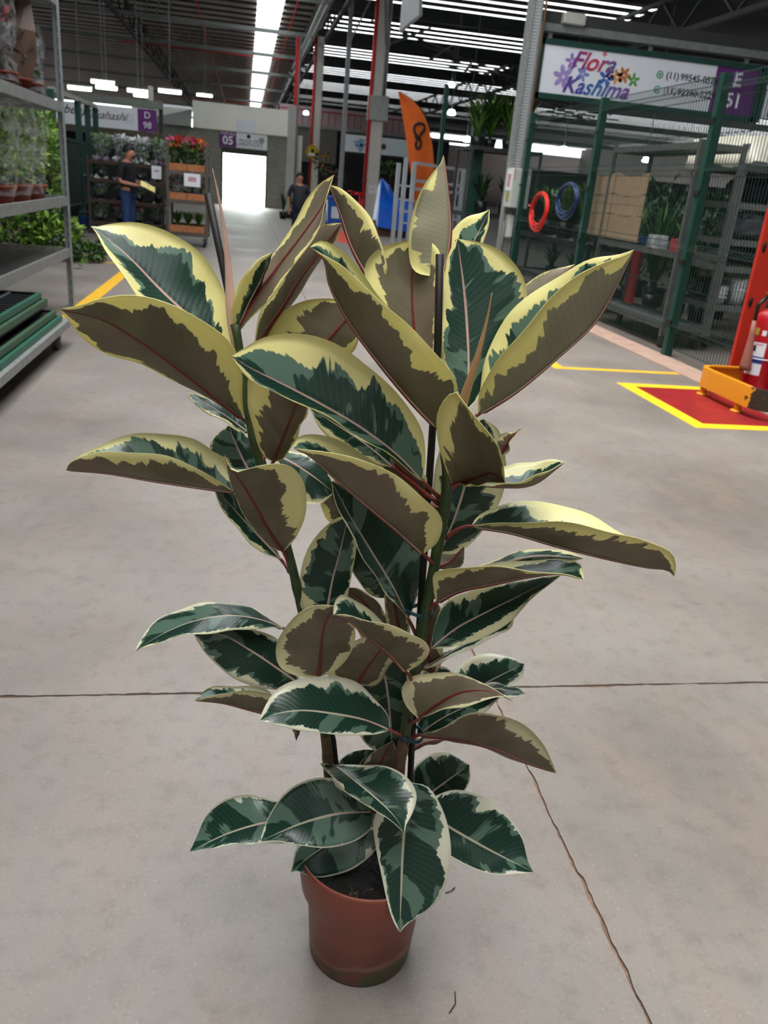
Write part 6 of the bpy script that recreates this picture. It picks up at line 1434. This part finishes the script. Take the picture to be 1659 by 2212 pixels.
cd2 = empty('price_card', (-1.0, CY0 - .05, 1.3), label='white price card hanging on the front of the flower cart', cat='card')
at(MB().bbox(-1.2, -0.88, CY0 - .06, CY0 - .045, 1.16, 1.4, 0.004).build('card', SIGNW), cd2); at(MB().box(-1.12, -.96, CY0 - .062, CY0 - .06, 1.25, 1.34).build('print', mat('faint_red_print', (196, 150, 160))), cd2); at(MB().bar((-1.04, CY0 - .04, 1.38), (-1.04, CY0 - .03, 1.45), .02).build('clip', GREYM), cd2)

# ================================================================== people
SKIN = mat('skin', (176, 122, 98), 0.55, 0, 0.06, 12); HAIR = mat('dark_hair', (28, 24, 24), 0.6, 0, 0.2, 60)
def skinmesh(name, verts, edges, rad, m, parent, sub=2, root=0):
    me = bpy.data.meshes.new(name); me.from_pydata([tuple(v) for v in verts], edges, []); me.materials.append(m)
    o = link(name, me, parent); md = o.modifiers.new('skin', 'SKIN'); md.use_smooth_shade = True
    for i, r in enumerate(rad):
        sv = me.skin_vertices[0].data[i]; sv.radius = (r, r) if not hasattr(r, '__len__') else r; sv.use_root = (i == root)
    s = o.modifiers.new('smooth', 'SUBSURF'); s.levels = sub; s.render_levels = sub
    return o
def person(loc, rz, H, label, shirt, trouser, arms, head_dir=(0, -1), look=0.0, belly=0.0, sleeve=0.55):
    """figure facing -Y before rotation; arms = [(elbow, wrist, finger direction)] left, right in body units"""
    e = empty('person', loc, rz, label=label, cat='person'); k = H / 1.75; e.scale = (k, k, k)
    V = []; E = []; Rr = []
    def v(p, r, link_=None):
        V.append(p); Rr.append(r)
        if link_ is not None: E.append((link_, len(V) - 1))
        return len(V) - 1
    pel = v((0, 0, 0.95), 0.135); wa = v((0, -0.01 - belly * .4, 1.08), 0.125 + belly * .5, pel); ch = v((0, 0, 1.28), 0.135 + belly * .3, wa); up = v((0, 0.01, 1.42), 0.10, ch)
    nk = v((0, 0.0, 1.51), 0.055, up); f = look
    hb = v((0, -0.02 - f * .5, 1.585), 0.07, nk); hc = v((0, -0.015 - f, 1.655), (0.078, 0.095), hb); ht = v((0, -0.0 - f * .9, 1.715), 0.062, hc)
    v((0, -0.118 - f, 1.625 - f * .3), 0.012, hc)
    for s in (-1, 1): v((s * 0.083, 0.0 - f, 1.64), 0.012, hc)
    sides = []
    for s, (el, wr, fd) in zip((-1, 1), arms):
        sh = v((s * 0.185, 0.01, 1.41), 0.06, up); a = v((s * 0.23, 0.01, 1.36), 0.052, sh); b_ = v(el, 0.04, a); c_ = v(wr, 0.027, b_)
        fd = np.array(fd, float); fd /= np.linalg.norm(fd); wr = np.array(wr); sd = np.cross(fd, (0, 0, 1.0)); sd = sd / (np.linalg.norm(sd) + 1e-6) if np.linalg.norm(sd) > .1 else np.array([0, 1.0, 0])
        pm_ = v(tuple(wr + fd * .06), (0.034, 0.02), c_)
        for q, ln in zip((-1.5, -.5, .5, 1.5), (.07, .085, .08, .06)):
            f1 = v(tuple(wr + fd * .09 + sd * q * .018), .0095, pm_); v(tuple(wr + fd * (.09 + ln) + sd * q * .02 + np.array([0, 0, -.015])), .008, f1)
        t1 = v(tuple(wr + fd * .045 + sd * .045), .011, pm_); v(tuple(wr + fd * .085 + sd * .062), .009, t1)
        sides.append((sh, a, el))
    for s in (-1, 1):
        hp = v((s * .095, 0, .88), .095, pel); kn = v((s * .105, -.015, .5), .06, hp); an = v((s * .11, .02, .09), .042, kn); v((s * .12, -.13, .035), .035, an)
    skinmesh('body', V, E, Rr, SKIN, e)
    # clothing
    C = [(0, 0, .78), (0, -0.01 - belly * .4, 1.07), (0, 0, 1.28), (0, .01, 1.42), (0, .005, 1.475)]; CR = [.155 + belly * .6, .148 + belly * .7, .158 + belly * .4, .122, .075]; CE = [(0, 1), (1, 2), (2, 3), (3, 4)]
    for s, (el, wr, fd) in zip((-1, 1), arms):
        n0 = len(C); a = np.array((s * .23, .01, 1.36)); el = np.array(el)
        C += [(s * .185, .01, 1.41), tuple(a), tuple(a + (el - a) * sleeve), tuple(a + (el - a) * (sleeve + .22))]; CR += [.075, .07, .064, .062]; CE += [(3, n0), (n0, n0 + 1), (n0 + 1, n0 + 2), (n0 + 2, n0 + 3)]
    skinmesh('shirt', C, CE, CR, shirt, e)
    T = [(0, 0, 1.02)]; TR = [.145 + belly * .5]; TE = []
    for s in (-1, 1):
        n0 = len(T); T += [(s * .095, 0, .86), (s * .105, -.01, .5), (s * .11, .015, .12), (s * .11, .015, .075)]; TR += [.112, .083, .068, .068]; TE += [(0, n0), (n0, n0 + 1), (n0 + 1, n0 + 2), (n0 + 2, n0 + 3)]
    skinmesh('trousers', T, TE, TR, trouser, e)
    for s in (-1, 1):
        skinmesh('shoe', [(s * .11, .05, .045), (s * .115, -.05, .045), (s * .122, -.17, .035)], [(0, 1), (1, 2)], [.045, .048, .036], BLACKP, e, 1)
    b = MB(); nu = 16; hv = []; hf = []
    for i in range(6):
        ph = i / 5 * 1.75
        for j in range(nu):
            th = 2 * math.pi * j / nu; front = max(0, -math.sin(th))
            p_ = min(ph, 1.75 - 0.75 * front)
            hv.append((0.106 * math.sin(p_) * math.cos(th), -f + 0.014 + 0.124 * math.sin(p_) * math.sin(th), 1.668 + 0.132 * math.cos(p_)))
    for i in range(5):
        for j in range(nu): hf.append((i * nu + j, i * nu + (j + 1) % nu, i * nu + nu + (j + 1) % nu, i * nu + nu + j))
    b.add(hv, hf, 0, True); b.build('hair', HAIR, e)
    for s in (-1, 1):
        MB().lathe([(0.001, -.006), (0.009, 0), (0.001, .006)], (s * .032, -.098 - f, 1.655 - f * .3), 8).build('eye', INK, e)
    MB().box(-.025, .025, -.101 - f, -.096 - f, 1.588, 1.594).build('mouth', mat('lip', (140, 80, 72), 0.6), e)
    return e
P1 = G(280, 524)
DARKT = mat('black_tshirt', (20, 21, 25), 0.85, 0, 0.2, 8); JEANS = mat('blue_jeans', (36, 58, 98), 0.85, 0, 0.25, 10)
person((P1[0], P1[1], 0.003), math.radians(68), 1.78, 'man in black t-shirt and blue jeans writing on a yellow sheet', DARKT, JEANS, [((-.26, .02, 1.12), (-.13, -.24, 1.08), (.5, -1, -.05)), ((.26, .0, 1.12), (.10, -.27, 1.10), (-.5, -1, -.1))], look=0.05)
cb = empty('clipboard', (P1[0] + .38, P1[1] - .13, 1.1), math.radians(10), label='yellow sheet on a clipboard held by the man', cat='clipboard')
cb.rotation_euler = (math.radians(18), math.radians(22), math.radians(12))
MB().box(-.14, .17, -.16, .16, -.006, 0).build('board', mat('brown_board', (120, 90, 60), 0.6), cb); MB().box(-.13, .16, -.15, .15, 0, .004).build('sheet', mat('yellow_paper', (240, 226, 140), 0.7, 0, 0.03, 5), cb); MB().box(-.04, .04, .13, .165, .004, .014).build('clip', GALV, cb)
P2 = G(642, 521)
person((P2[0], P2[1], 0.003), math.radians(8), 1.60, 'bearded man in dark polo shirt standing beyond the leaves', mat('charcoal_polo', (46, 46, 54), 0.85, 0, 0.15, 8), mat('navy_trousers', (26, 32, 52), 0.85, 0, 0.2, 8), [((-.29, .04, 1.12), (-.28, -.02, .86), (0.05, -.1, -1)), ((.29, .04, 1.12), (.28, -.02, .86), (-0.05, -.1, -1))], belly=0.07, sleeve=0.7)
# twigs and grit on the floor
GRIT = mat('floor_grit', (52, 42, 34), 0.9)
for k, (px, py, ln, a) in enumerate(((962, 1930, .03, .2), (928, 1955, .03, 1.0), (970, 2190, .05, .8), (160, 580, .12, .1), (178, 575, .1, 2.0))):
    p = G(px, py); o = MB().tube([(0, 0, .002), (ln * .5 * math.cos(a), ln * .5 * math.sin(a), .004), (ln * math.cos(a + .3), ln * math.sin(a + .3), .002)], .0012 if k < 3 else .006, 5).build('twig' , GRIT if k < 3 else LEAFD); o.location = (p[0], p[1], 0)
    tag(o, ['dark root fragment on the floor right of the pot', 'thin root bit beside the tip of the front leaf', 'dark twig on the floor below and right of the pot', 'fallen green sprig on the floor left of the yellow line', 'second fallen green sprig behind the dolly'][k], 'twig', 'bits of debris on the floor')
